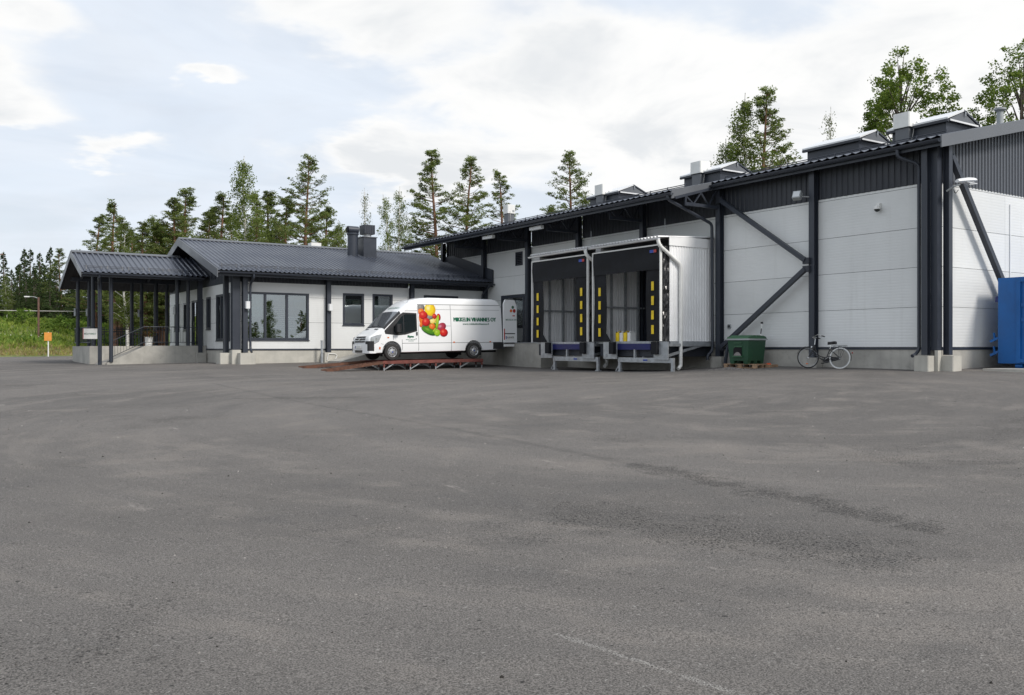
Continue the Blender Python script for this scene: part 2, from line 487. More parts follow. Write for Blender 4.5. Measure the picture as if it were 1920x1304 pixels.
def asphalt_mat():
    m, t, b = base_mat('asphalt')
    o = t.node('ShaderNodeTexCoord').outputs['Object']
    x, y, z = t.sep(o)
    big = t.noise(o, .13, 4, .6, .4)
    # streaks drawn out along the paths of turning vehicles
    px_ = t.math('ADD', x, 9.0); py_ = t.math('ADD', y, 2.0)
    rad = t.math('SQRT', t.math('ADD', t.math('MULTIPLY', px_, px_), t.math('MULTIPLY', py_, py_)))
    med = t.noise(t.comb(t.math('MULTIPLY', rad, .95), t.math('MULTIPLY', t.math('ARCTAN2', px_, py_), 1.5), 3.0), 1.0, 6, .68, .35)
    mid = t.noise(o, 1.1, 4, .65)
    c = t.mix(t.ramp(big, .34, .66), (.116, .108, .101), (.146, .136, .127))
    c = t.mix(t.ramp(med, .47, .70, 0, .85), c, (.172, .158, .145))
    c = t.mix(t.ramp(med, .26, .44, .42, 0), c, (.082, .078, .076))
    c = t.mix(t.ramp(mid, .5, .75, 0, .16), c, (.100, .096, .092))
    # tyre arcs worn by turning lorries
    wob = t.math('MULTIPLY', big, 1.8)
    for (cx_, cy_, w_, ph) in ((-12.0, 3.5, 1.55, .0), (-20.0, 16.0, 1.9, 1.0), (-5.0, -14.0, 1.7, .4), (-14.0, 24.0, 2.6, .7)):
        dd = t.math('ADD', t.vmath('DISTANCE', t.comb(x, y, 0.0), (cx_, cy_, 0)), wob)
        s = t.math('ADD', t.math('SINE', t.math('ADD', t.math('MULTIPLY', dd, 2 * math.pi / w_), ph)), t.math('MULTIPLY', t.math('SUBTRACT', mid, .5), 1.2))
        f = t.math('MULTIPLY', t.ramp(s, .80, 1.2, 0, .62), t.ramp(med, .42, .58))
        c = t.mix(f, c, (.185, .168, .152))
        f2 = t.math('MULTIPLY', t.ramp(s, -1.15, -.86, .30, 0), t.ramp(big, .42, .58, 1, 0))
        c = t.mix(f2, c, (.095, .091, .088))
    # coarse open patches and grain
    g2 = t.noise(o, 48, 2, .6)
    coarse = t.ramp(t.noise(o, .30, 4, .7, .3), .54, .74)
    brk = t.math('SUBTRACT', t.noise(o, 3.1, 4, .7), .5)
    def seg(ax, ay, bx, by, wd, rag=2.2):
        L2 = (bx - ax) ** 2 + (by - ay) ** 2
        px = t.math('SUBTRACT', x, ax); py = t.math('SUBTRACT', y, ay)
        h = t.math('DIVIDE', t.math('ADD', t.math('MULTIPLY', px, bx - ax), t.math('MULTIPLY', py, by - ay)), L2, clamp=True)
        ex = t.math('SUBTRACT', px, t.math('MULTIPLY', h, bx - ax)); ey = t.math('SUBTRACT', py, t.math('MULTIPLY', h, by - ay))
        ds = t.math('SQRT', t.math('ADD', t.math('MULTIPLY', ex, ex), t.math('MULTIPLY', ey, ey)))
        ds = t.math('ADD', ds, t.math('MULTIPLY', brk, wd * rag))
        return t.ramp(ds, 0, wd, 1, 0)
    j1 = seg(-17.25, -6.9, -17.45, -10.4, .30, 4.2)
    j2 = seg(-16.7, 12.5, -17.3, -7.0, .12, 3.0)
    j3 = seg(-19.4, -8.6, -18.6, -10.6, .75, 2.6)
    coarse = t.math('MAXIMUM', coarse, t.math('MAXIMUM', j1, j3))
    g1 = t.noise(o, 105, 2, .7)
    pit = t.ramp(t.noise(o, 80, 1, .5), .28, .40, 1, 0)
    k = t.math('ADD', t.ramp(g1, .32, .68, .50, 1.52), t.math('MULTIPLY', t.ramp(g2, .30, .50, -.95, .10), t.math('ADD', t.math('MULTIPLY', coarse, .9), .22)))
    k = t.math('MULTIPLY', k, t.math('SUBTRACT', 1.0, t.math('MULTIPLY', coarse, .10)))
    k = t.math('MAXIMUM', k, .12)
    c = t.mix(1.0, c, t.comb(k, k, k), 'MULTIPLY')
    c = t.mix(t.math('MULTIPLY', t.math('MULTIPLY', j1, .38), t.ramp(g2, .40, .62, 1, .15)), c, (.03, .028, .027))
    c = t.mix(t.math('MULTIPLY', j2, .30), c, (.05, .048, .046))
    c = t.mix(t.math('MULTIPLY', pit, t.math('ADD', t.math('MULTIPLY', coarse, .5), .42)), c, (.025, .024, .023))
    # pale stone chips, dark tar spots and chalky scuffs
    chip = t.ramp(t.noise(o, 46, 1), .69, .76, 0, .55)
    c = t.mix(chip, c, (.36, .35, .33))
    tar = t.ramp(t.noise(t.mapping(o, loc=(7, 3, 0)), 17, 1), .74, .79, 0, .85)
    c = t.mix(tar, c, (.022, .021, .02))
    sc = t.ramp(t.noise(t.mapping(o, rot=(0, 0, R(-28)), sc=(2.6, .5, 1)), .9, 5, .72), .66, .78, 0, .75)
    c = t.mix(sc, c, (.34, .31, .285))
    wl = t.math('MULTIPLY', seg(-21.3, -10.8, -21.05, -12.1, .022, 5.0), t.ramp(g1, .42, .62, 0, .75))
    c = t.mix(wl, c, (.34, .33, .31))
    t.l.new(c, b.inputs['Base Color'])
    b.inputs['Roughness'].default_value = .9
    b.inputs['Specular IOR Level'].default_value = .3
    bn = t.node('ShaderNodeBump'); bn.inputs['Strength'].default_value = .9; bn.inputs['Distance'].default_value = .014
    t.l.new(t.math('ADD', t.math('MULTIPLY', g2, t.math('ADD', t.math('MULTIPLY', coarse, 1.6), .4)), t.math('MULTIPLY', g1, .5)), bn.inputs['Height']); t.l.new(bn.outputs[0], b.inputs['Normal'])
asphalt_mat()
def soil_mat():
    m, t, b = base_mat('meadow_soil')
    o = t.node('ShaderNodeTexCoord').outputs['Object']
    c = t.mix(t.ramp(t.noise(o, .5, 6, .6), .35, .65), (.11, .15, .035), (.18, .20, .06))
    c = t.mix(t.ramp(t.noise(o, 3.5, 5, .6), .45, .7, 0, .6), c, (.05, .075, .02))
    t.l.new(c, b.inputs['Base Color']); b.inputs['Roughness'].default_value = .95
soil_mat()

def grid(name, xs, ys, zf, m, kind=None):
    X, Y = np.meshgrid(np.array(xs, float), np.array(ys, float))
    Z = zf(X.ravel(), Y.ravel())
    v = np.stack([X.ravel(), Y.ravel(), Z], 1)
    nx, ny = len(xs), len(ys)
    fs = [(j * nx + i, j * nx + i + 1, (j + 1) * nx + i + 1, (j + 1) * nx + i) for j in range(ny - 1) for i in range(nx - 1)]
    me = bpy.data.meshes.new(name); me.from_pydata(v.tolist(), [], fs); me.update()
    for p in me.polygons: p.use_smooth = True
    me.materials.append(M[m])
    o = bpy.data.objects.new(name, me); COL.objects.link(o)
    return tag(o, kind=kind)
# asphalt yard: finer near the camera so that slight hollows show
def yard_z(x, y):
    return gz_np(x, y) + .012 * np.sin(x * .55 + 1.3) * np.sin(y * .43) * (np.hypot(x + 8, y - 3) > 4)
yard = grid('asphalt_yard', np.arange(-70, 41, .9), np.arange(-50, 76, .9), yard_z, 'asphalt', 'structure')
# terrain far round
def far_z(x, y): return np.full_like(x, -3.2)
grid('ground', np.linspace(-3000, 3000, 13), np.linspace(-3000, 3000, 13), far_z, 'meadow_soil', 'structure')
# bank beside the yard: local frame along the asphalt edge
E0 = np.array((-70.0, 30.5)); ED = np.array((.857, .515)); EN = np.array((-.515, .857))
def bank_h(q, s):
    base = np.interp(q, [-1.5, 0, 1.5, 6, 11, 17, 21, 60, 140], [-.35, .02, .10, .55, 1.5, 2.95, 3.3, 3.3, 3.2])
    return base + (np.sin(s * .21) * .22 + np.sin(s * .57 + q * .3) * .16 + np.sin(q * .8 + s * .13) * .10) * np.clip((q - 2) / 6, 0, 1)
def bank():
    ss = np.arange(0, 185, 1.5); qs = np.concatenate([np.arange(-1.5, 24, .8), np.arange(25, 141, 6)])
    S_, Q_ = np.meshgrid(ss, qs); S_, Q_ = S_.ravel(), Q_.ravel()
    P = E0[None] + ED[None] * S_[:, None] + EN[None] * Q_[:, None]
    Z = bank_h(Q_, S_)
    nx = len(ss)
    fs = [(j * nx + i, j * nx + i + 1, (j + 1) * nx + i + 1, (j + 1) * nx + i) for j in range(len(qs) - 1) for i in range(nx - 1)]
    me = bpy.data.meshes.new('grass_bank'); me.from_pydata(np.c_[P, Z].tolist(), [], fs); me.update()
    for p in me.polygons: p.use_smooth = True
    me.materials.append(M['meadow_soil'])
    o = bpy.data.objects.new('grass_bank', me); COL.objects.link(o); tag(o, kind='structure')
bank()

rng = np.random.default_rng(7)
def rand_dirs(n):
    v = rng.normal(size=(n, 3)); return v / np.linalg.norm(v, axis=1)[:, None]
def quads_mesh(name, C, A, B, m):
    """C centres, A/B half-axes -> one leaf quad each"""
    n = len(C)
    V = np.empty((n, 4, 3)); V[:, 0] = C - A - B * .35; V[:, 1] = C + A * .15 - B; V[:, 2] = C + A + B * .25; V[:, 3] = C - A * .1 + B
    me = bpy.data.meshes.new(name)
    me.vertices.add(4 * n); me.loops.add(4 * n); me.polygons.add(n)
    me.vertices.foreach_set('co', V.reshape(-1)); me.loops.foreach_set('vertex_index', np.arange(4 * n, dtype=np.int32))
    me.polygons.foreach_set('loop_start', np.arange(0, 4 * n, 4, dtype=np.int32))
    me.polygons.foreach_set('loop_total', np.full(n, 4, dtype=np.int32))
    me.update(calc_edges=True); me.validate()
    me.materials.append(M[m]); return me
def grass_stuff(name, label, n, q0, q1, s0, s1, h0, h1, wd, m, clump=.0, lift=0.0):
    s = rng.uniform(s0, s1, n); q = rng.uniform(q0, q1, n)
    if clump:
        k = np.sin(s * .9) * np.sin(q * 1.1 + s * .3) + np.sin(s * .37 + 2) * .7 + rng.normal(size=n) * .5 > clump
        s, q = s[k], q[k]; n = len(s)
    P = E0[None] + ED[None] * s[:, None] + EN[None] * q[:, None]
    h = rng.uniform(h0, h1, n); z = bank_h(q, s)
    C = np.c_[P, z + h * .5 - .03 + lift]
    az_ = rng.uniform(0, 2 * np.pi, n); ln = rng.normal(size=(n, 2)) * .22
    A = np.c_[ln * h[:, None], h * .5]; B = np.c_[np.cos(az_), np.sin(az_), np.zeros(n)] * (wd * rng.uniform(.6, 1.4, n))[:, None]
    o = bpy.data.objects.new(name, quads_mesh(name, C, A, B, m)); COL.objects.link(o)
    return tag(o, label, kind='stuff')
grass_stuff('meadow_grass', 'tall green grass covering the bank beyond the yard', 52000, 4.5, 26, 20, 110, .18, .50, .055, 'grass_leaf')
grass_stuff('dry_verge_grass', 'short brownish grass along the asphalt edge', 16000, .05, 6.5, 25, 105, .12, .42, .04, 'dry_grass_leaf')
grass_stuff('meadow_weeds', 'darker leafy weeds growing in patches on the grassy bank', 30000, 6, 24, 20, 110, .22, .60, .08, 'weed_leaf', .35)
grass_stuff('meadow_flowers', 'small white flower heads among the grass of the bank', 700, 7, 16, 30, 80, .05, .10, .06, 'flower_leaf', .7, .42)

# loose grit lying on the asphalt
def loose_grit():
    n = 2600
    x = rng.uniform(-26, -4, n); y = rng.uniform(-12.5, 14, n); z = yard_z(x, y); s = rng.uniform(.003, .009, n) * rng.choice([1, 1, 1, 1.7], n)
    V = []; F = []
    for i in range(n):
        k = len(V); a = s[i]; q = rng.uniform(.6, 1.2, 6)
        V += [(x[i] + a * q[0], y[i], z[i]), (x[i], y[i] + a * q[1], z[i]), (x[i] - a * q[2], y[i], z[i]), (x[i], y[i] - a * q[3], z[i]), (x[i], y[i], z[i] + a * q[4])]
        F += [(k, k + 1, k + 4), (k + 1, k + 2, k + 4), (k + 2, k + 3, k + 4), (k + 3, k, k + 4)]
    me = bpy.data.meshes.new('loose_grit'); me.from_pydata(V, [], F); me.update(); me.materials.append(M['grit_stone'])
    o = bpy.data.objects.new('loose_grit', me); COL.objects.link(o); tag(o, 'tiny loose stones scattered over the asphalt yard', kind='stuff')
leaf('grit_stone', (.03, .028, .026), (.34, .32, .30), .0)
loose_grit()

# ------------------------------------------------------------------ panels with openings
def split_boxes(a0, a1, z0, z1, holes):
    """rectangles of [a0,a1]x[z0,z1] left after cutting holes (a0,a1,z0,z1)"""
    hs = [(max(h[0], a0), min(h[1], a1), max(h[2], z0), min(h[3], z1)) for h in holes]
    hs = [h for h in hs if h[1] - h[0] > 1e-3 and h[3] - h[2] > 1e-3]
    if not hs: return [(a0, a1, z0, z1)]
    xs = sorted({a0, a1, *[h[0] for h in hs], *[h[1] for h in hs]}); out = []
    for i in range(len(xs) - 1):
        xm = (xs[i] + xs[i + 1]) / 2
        zs = sorted((h[2], h[3]) for h in hs if h[0] < xm < h[1]); z = z0
        for lo, hi in zs:
            if lo > z + 1e-3: out.append((xs[i], xs[i + 1], z, lo))
            z = max(z, hi)
        if z < z1 - 1e-3: out.append((xs[i], xs[i + 1], z, z1))
    return out
def wall_panels(parent, axis, face, out, bays, courses, holes=(), th=.12):
    """axis: along which the wall runs; face = plane coordinate; out = outward sign"""
    g = .006
    for (a0, a1) in bays:
        for (z0, z1) in courses:
            mb = MB(); end = None
            for (p, q, r, s_) in split_boxes(a0 + .004, a1 - .004, z0 + g, z1 - g, holes):
                if end is not None and p > end + .01:          # an opening cuts the course: start a new panel
                    mb.build('wall_panel', 'white_panel', parent); mb = MB()
                end = q
                lo, hi = sorted((face, face - out * th))
                if axis == 'y': mb.box(lo, hi, p, q, r, s_)
                else: mb.box(p, q, lo, hi, r, s_)
            if mb.v: mb.build('wall_panel', 'white_panel', parent)
        mb = MB()                                              # dark joint core behind the panels
        for (p, q, r, s_) in split_boxes(a0, a1, courses[0][0], courses[-1][1], holes):
            lo, hi = sorted((face - out * .035, face - out * (th + .02)))
            if axis == 'y': mb.box(lo, hi, p, q, r, s_)
            else: mb.box(p, q, lo, hi, r, s_)
        mb.build('joint_backing', 'graphite_rib', parent)
def window(parent, axis, face, out, a0, a1, z0, z1, muls=(), blind=0.0, slats=0.0, trans=None):
    """framed window; face = wall plane, frame stands 2 cm proud"""
    def bx(mb, p, q, r, s_, d0, d1):
        lo, hi = sorted((face + out * d0, face + out * d1))
        if axis == 'y': mb.box(lo, hi, p, q, r, s_)
        else: mb.box(p, q, lo, hi, r, s_)
    fw = .09
    mb = MB()
    bx(mb, a0, a1, z1 - fw, z1, -.10, .022); bx(mb, a0, a1, z0, z0 + fw, -.10, .022)
    bx(mb, a0, a0 + fw, z0 + fw, z1 - fw, -.10, .022); bx(mb, a1 - fw, a1, z0 + fw, z1 - fw, -.10, .022)
    wn = mb.build('window', 'graphite', parent)
    for mu in muls:
        MB().box(0, 0, 0, 0, 0, 0)
        k = MB(); bx(k, mu - .045, mu + .045, z0 + fw, z1 - fw, -.09, .012); k.build('mullion', 'graphite', wn)
    k = MB(); bx(k, a0 - .03, a1 + .03, z0 - .035, z0 - .003, -.02, .05); k.build('sill', 'graphite', wn)
    edges = [a0 + fw] + [c for mu in muls for c in (mu - .045, mu + .045)] + [a1 - fw]
    for i in range(0, len(edges), 2):
        k = MB(); bx(k, edges[i], edges[i + 1], z0 + fw, z1 - fw, -.05, -.062); k.build('pane', 'window_glass', wn)
    return wn, edges, bx
def rib_band(parent, name, m, axis, face, out, a0, a1, zlo, zhi_fn, period=.20, h=.03):
    """vertical ribbed cladding with sloping top"""
    mb = MB(); pr = wave_prof(a1 - a0, period, h)
    n = len(pr); k = 0
    for (t, hh) in pr:
        a = a0 + t; f = face + out * hh
        lo = (f, a, zlo) if axis == 'y' else (a, f, zlo)
        hi = (f, a, zhi_fn(a)) if axis == 'y' else (a, f, zhi_fn(a))
        mb.v += [lo, hi]
    for i in range(n - 1):
        mb.f.append((2 * i, 2 * i + 2, 2 * i + 3, 2 * i + 1))
    # closed back
    b0 = len(mb.v); fb = face - out * .10
    for a in (a0, a1):
        mb.v += [(fb, a, zlo) if axis == 'y' else (a, fb, zlo), (fb, a, zhi_fn(a)) if axis == 'y' else (a, fb, zhi_fn(a))]
    mb.f += [(b0, b0 + 1, b0 + 3, b0 + 2)]
    return mb.build(name, m, parent)
# ------------------------------------------------------------------ warehouse
COLY = [.45, 4.22, 8.24, 12.29, 16.40, 20.24, 24.15, 28.3]
WD = 18.0                                   # depth of the hall in x
RS = .234                                   # roof slope
def wroof(x): return 6.40 + RS * (min(x, WD - x) + .5)
CT, CB = 5.35, .67                          # cladding top and bottom
CRS = [(.67, 1.82), (1.82, 2.96), (2.96, 4.09), (4.09, 5.27), (5.27, 5.35)]
wh = thing('warehouse', (0, 0, 0), 'long white panelled hall with graphite columns, eaves and low metal roof', 'warehouse')
door_hole = (20.70, 22.75, .88, 3.19)
WH = [door_hole, (20.88, 21.47, 4.55, 5.20), (8.75, 12.25, .88, 4.1), (12.8, 16.25, .88, 4.1)]
bays = [(.17, COLY[1])] + [(COLY[i], COLY[i + 1]) for i in range(1, 7)]
wall_panels(wh, 'y', 0.0, -1, bays, CRS, WH)
wall_panels(wh, 'x', .15, -1, [(.02, 3.62), (3.62, 7.6), (7.6, 12.5), (12.5, 18)], CRS)
MB().box(WD - .2, WD, 0, 28.4, 0, 6.3).build('rear_wall', 'white_panel', wh)
MB().box(0.3, WD, 28.3, 28.4, 0, 6.4).build('end_wall', 'white_panel', wh)
# dark drip trim and foundation
MB().box(-.035, 0, .115, 8.4, .60, .666).box(.0, WD, .115, .15, .60, .666).build('drip_trim', 'graphite', wh)
MB().box(-.012, .35, .138, 8.6, -.6, .598).box(-.012, .35, 8.6, 28.3, -.6, .86).box(.35, WD, .138, .45, -.6, .598).build('foundation', 'concrete', wh)
# ribbed band under the eaves
for a0, a1 in [(.17, COLY[1] - .1)] + [(COLY[i] + .1, COLY[i + 1] - .1) for i in range(1, 7)]:
    rib_band(wh, 'eave_cladding', 'graphite_rib', 'y', .0, -1, a0, a1, CT, lambda a: 6.45)
rib_band(wh, 'gable_cladding', 'gable_rib', 'x', .15, -1, .20, 9.0, CT - .02, lambda a: wroof(a) - .10, .17, .035)
rib_band(wh, 'gable_cladding', 'gable_rib', 'x', .15, -1, 9.0, 17.8, CT - .02, lambda a: wroof(a) - .10, .17, .035)
# columns (I-shaped), each with its footing
def hcol(parent, x, y, z0, z1, w=.20, d=.22, axis='x'):
    mb = MB()
    if axis == 'x':   # flanges face -x
        mb.box(x - d / 2, x - d / 2 + .018, y - w / 2, y + w / 2, z0, z1).box(x + d / 2 - .018, x + d / 2, y - w / 2, y + w / 2, z0, z1).box(x - d / 2 + .018, x + d / 2 - .018, y - .012, y + .012, z0, z1)
    else:
        mb.box(x - w / 2, x + w / 2, y - d / 2, y - d / 2 + .018, z0, z1).box(x - w / 2, x + w / 2, y + d / 2 - .018, y + d / 2, z0, z1).box(x - .012, x + .012, y - d / 2 + .018, y + d / 2 - .018, z0, z1)
    return mb.build('column', 'graphite', parent)
def footing(parent, x0, x1, y0, y1, z0, z1, m='concrete_clean'):
    c = .02
    return MB().prism([(x0 + c, y0), (x1 - c, y0), (x1, y0 + c), (x1, y1 - c), (x1 - c, y1), (x0 + c, y1), (x0, y1 - c), (x0, y0 + c)], 'z', z0, z1).build('footing', m, parent)
for i, y in enumerate(COLY):
    if i == 0:
        hcol(wh, -.22, .33, .45, 6.30, .17, .18); footing(wh, -.48, -.013, .10, .54, -.4, .43)
        hcol(wh, .20, -.07, .45, 6.45, .17, .18, 'y'); footing(wh, .0, .44, -.34, .137, -.4, .43)
    elif i <= 2:
        hcol(wh, -.13, y, .34, 6.25); footing(wh, -.34, -.013, y - .26, y + .26, -.4, .34, 'concrete')
    else:
        hcol(wh, -.13, y, .86 if i < 6 else 3.6, 6.25)
# dark corner cover with its own narrow footing
MB().box(-.13, .10, .04, .24, .58, 6.28).build('corner_cover', 'graphite', wh)
MB().box(-.17, -.001, .0, .13, -.3, .578).box(-.17, -.014, .13, .099, -.3, .578).build('corner_plinth', 'concrete_clean', wh)
# bracing
MB().beam((-.30, 8.02, 5.84), (-.30, 4.40, 3.44), .14, .14).build('brace', 'graphite', wh)
MB().beam((-.30, 4.40, 3.16), (-.30, 7.98, .68), .14, .14).build('brace', 'graphite', wh)
MB().beam((.32, -.09, 6.06), (3.55, -.09, 1.93), .15, .15).build('brace', 'graphite', wh)
for (y, z) in ((8.06, 5.86), (4.36, 3.42), (4.36, 3.16), (8.02, .66)):
    MB().box(-.34, -.24, y - .12, y + .12, z - .10, z + .10).build('brace_plate', 'graphite_rib', wh)
# roof: corrugated sheets, canopy part over the docks runs further out
def roof_sheet(parent, name, m, y0, y1, x0, x1, z0, z1, period, h):
    L = y1 - y0
    return MB().sheet(wave_prof(L, period, h, 'tile'), (x0, y0, z0), (0, 1, 0), (x1 - x0, 0, z1 - z0), (-(z1 - z0), 0, abs(x1 - x0)), .012).build(name, m, parent, True, 60)
XR, XC, YC = -.52, -2.42, 8.30
roof_sheet(wh, 'roof_sheet', 'graphite_roof', -.30, YC, XR, 9.0, wroof(XR) + .06, wroof(9) + .06, .30, .055)
roof_sheet(wh, 'roof_sheet', 'graphite_roof', YC, 28.6, XC, 9.0, wroof(XC) + .06, wroof(9) + .06, .30, .05)
MB().beam((9, -.3, wroof(9) - .02), (18.5, -.3, wroof(18.5) - .02), .02, .02).quad((9, -.3, wroof(9) + .06), (18.5, -.3, wroof(18.5) + .06), (18.5, 28.6, wroof(18.5) + .06), (9, 28.6, wroof(9) + .06)).build('rear_roof', 'graphite_roof', wh)
def slab(x0, x1, y0, y1, dz0, dz1):
    return MB().prism([(x0, wroof(x0) + dz0), (x1, wroof(x1) + dz0), (x1, wroof(x1) + dz1), (x0, wroof(x0) + dz1)], 'y', y0, y1)
slab(XR + .05, 9, -.28, YC, -.16, .03).build('roof_deck', 'soffit', wh)
slab(XC + .05, 9, YC + .02, 28.55, -.10, .03).build('roof_deck', 'soffit', wh)
slab(XR - .02, 9, -.335, -.30, -.24, .10).build('verge_board', 'fascia', wh)
MB().prism([(9, wroof(9) - .24), (18.4, wroof(18.4) - .24), (18.4, wroof(18.4) + .1), (9, wroof(9) + .1)], 'y', -.335, -.30).build('verge_board', 'fascia', wh)
slab(XC - .02, XR + .02, YC - .06, YC - .02, -.20, .10).build('canopy_fascia', 'fascia', wh)
def gutter(parent, p, q, r=.075, m='graphite'):
    p, q = Vector(p), Vector(q); a = (q - p).normalized(); sd = a.cross(Vector((0, 0, 1))).normalized()
    mb = MB(); n = 9
    for pt in (p, q):
        for rr in (r, r - .012):
            for j in range(n):
                t = math.pi * (1 + j / (n - 1)); mb.v.append(tuple(pt + sd * (math.cos(t) * rr) + Vector((0, 0, math.sin(t) * rr))))
    for j in range(n - 1):
        mb.f += [(j, j + 1, 2 * n + j + 1, 2 * n + j), (n + j, 3 * n + j, 3 * n + j + 1, n + j + 1), (j, n + j, n + j + 1, j + 1), (2 * n + j, 2 * n + j + 1, 3 * n + j + 1, 3 * n + j)]
    mb.f += [(0, 2 * n, 3 * n, n), (n - 1, 2 * n - 1, 4 * n - 1, 3 * n - 1)]
    return mb.build('gutter', m, parent, True, 50)
gutter(wh, (XR - .06, -.30, wroof(XR) - .02), (XR - .06, YC - .07, wroof(XR) - .03), .085)
gutter(wh, (XC - .06, YC - .10, wroof(XC) - .02), (XC - .06, 28.5, wroof(XC) - .03), .085)
MB().box(XR + .02, XR + .05, -.28, YC - .1, wroof(XR) - .19, wroof(XR) + .03).build('eave_board', 'graphite', wh)
MB().box(XC + .02, XC + .05, YC + .03, 28.5, wroof(XC) - .19, wroof(XC) + .03).build('eave_board', 'graphite', wh)
def pipe(parent, pts, r=.05, m='graphite', name='downpipe'):
    """polyline with softened bends"""
    P = [Vector(p) for p in pts]; out = [P[0]]
    for i in range(1, len(P) - 1):
        a, b = (P[i - 1] - P[i]), (P[i + 1] - P[i]); k = min(.14, a.length * .45, b.length * .45)
        for t in (0, .33, .67, 1):
            u = P[i] + a.normalized() * k * (1 - t); v = P[i] + b.normalized() * k * t
            out.append(u.lerp(v, t))
    out.append(P[-1])
    return MB().tube(out, r, 10).build(name, m, parent, True, 50)
pipe(wh, [(XR - .06, .98, wroof(XR) - .08), (XR - .06, .98, 6.1), (-.20, .55, 5.86), (-.20, .55, .60), (-.34, .57, .46), (-.50, .57, .42)], .05)
pipe(wh, [(XC - .06, YC + .08, wroof(XC) - .08), (XC - .06, YC + .08, wroof(XC) - .22), (-.33, 8.42, 5.05), (-.30, 8.42, .55), (-.52, 8.44, .38), (-.52, 8.44, .22)], .055)
# canopy trusses
def truss(y):
    mb = MB()
    za, zb = wroof(XC) - .17, wroof(0) - .17
    mb.beam((-2.30, y, za), (-.24, y, zb), .07, .09)
    mb.beam((-1.80, y, 5.62), (-.24, y, 5.62), .08, .11)
    mb.beam((-1.80, y, 5.56), (-1.80, y, wroof(-1.8) - .18), .06, .06)
    xs = [-1.78, -1.42, -1.06, -.68, -.30]
    for i in range(4):
        top = i % 2 == 0
        p = (xs[i], y, (wroof(xs[i]) - .20) if top else 5.64); q = (xs[i + 1], y, 5.64 if top else (wroof(xs[i + 1]) - .20))
        mb.beam(p, q, .045, .045)
    return mb.build('canopy_truss', 'graphite', wh)
for y in COLY[2:7]: truss(y)
# snow guards on the roof
def snowguard(parent, x, y0, y1, zf, m='graphite'):
    mb = MB()
    for k, dz in enumerate((.14, .20)): mb.tube([(x + .02 * k, y0, zf(x) + dz), (x + .02 * k, y1, zf(x) + dz)], .016, 6)
    n = int((y1 - y0) / .9)
    for i in range(n + 1):
        y = y0 + (y1 - y0) * i / n; mb.beam((x - .05, y, zf(x) + .05), (x + .03, y, zf(x) + .23), .02, .03)
    mb.build('snow_guard', m, parent)
snowguard(wh, .10, -.1, 8.2, wroof); snowguard(wh, -1.55, 8.5, 28.3, wroof)
# louvre, wall pipe collar, emergency door
def louvre(parent, axis, face, out, a0, a1, z0, z1):
    def bx(mb, p, q, r, s_, d0, d1):
        lo, hi = sorted((face + out * d0, face + out * d1))
        (mb.box(lo, hi, p, q, r, s_) if axis == 'y' else mb.box(p, q, lo, hi, r, s_))
    fr = MB(); f = .05
    bx(fr, a0, a1, z0, z0 + f, -.05, .03); bx(fr, a0, a1, z1 - f, z1, -.05, .03); bx(fr, a0, a0 + f, z0 + f, z1 - f, -.05, .03); bx(fr, a1 - f, a1, z0 + f, z1 - f, -.05, .03)
    o = fr.build('vent_louvre', 'graphite', parent)
    k = MB(); bx(k, a0 + f, a1 - f, z0 + f, z1 - f, -.10, -.06); k.build('louvre_back', 'van_dark', o)
    n = max(4, int((z1 - z0) / .09)); sl_ = MB()
    for i in range(n):
        z = z0 + f + (z1 - z0 - 2 * f) * (i + .5) / n; bx(sl_, a0 + f, a1 - f, z - .012, z + .012, -.05, .015)
    sl_.build('louvre_slats', 'graphite', o)
louvre(wh, 'y', 0, -1, 20.88, 21.47, 4.55, 5.20)
MB().lathe([(.085, -.05), (.085, .045), (.055, .045), (.055, -.02)], (0, 7.89, 1.40), (-1, 0, 0), 16).build('wall_pipe_collar', 'grey_trim', wh, True)
MB().lathe([(.054, .0), (.054, .005)], (-.012, 7.89, 1.40), (-1, 0, 0), 14).build('wall_pipe_mouth', 'van_dark', wh)
dw = MB()
dw.box(-.03, .08, 20.72, 20.84, .88, 3.17).box(-.03, .08, 22.61, 22.73, .88, 3.17).box(-.03, .08, 20.84, 22.61, 3.03, 3.17)
dr = dw.build('door', 'graphite', wh)
MB().box(.05, .06, 20.84, 21.70, .95, 3.03).box(.05, .06, 21.76, 22.61, .95, 3.03).build('pane', 'window_glass', dr)
MB().box(.02, .07, 21.70, 21.76, .88, 3.03).build('mullion', 'graphite', dr)
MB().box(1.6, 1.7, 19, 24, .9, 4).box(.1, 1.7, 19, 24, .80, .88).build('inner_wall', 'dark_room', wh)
# gable wall conduit
MB().box(3.86, 3.90, .12, .149, 2.2, 5.02).build('conduit', 'white_metal', wh)
# lightning rods / thin stays over the dock roofs
for (x, y) in ((-1.2, 14.2), (-1.2, 9.9)):
    MB().tube([(x, y, 4.5), (x, y, 5.35)], .01, 6).build('stay_rod', 'galv', wh)

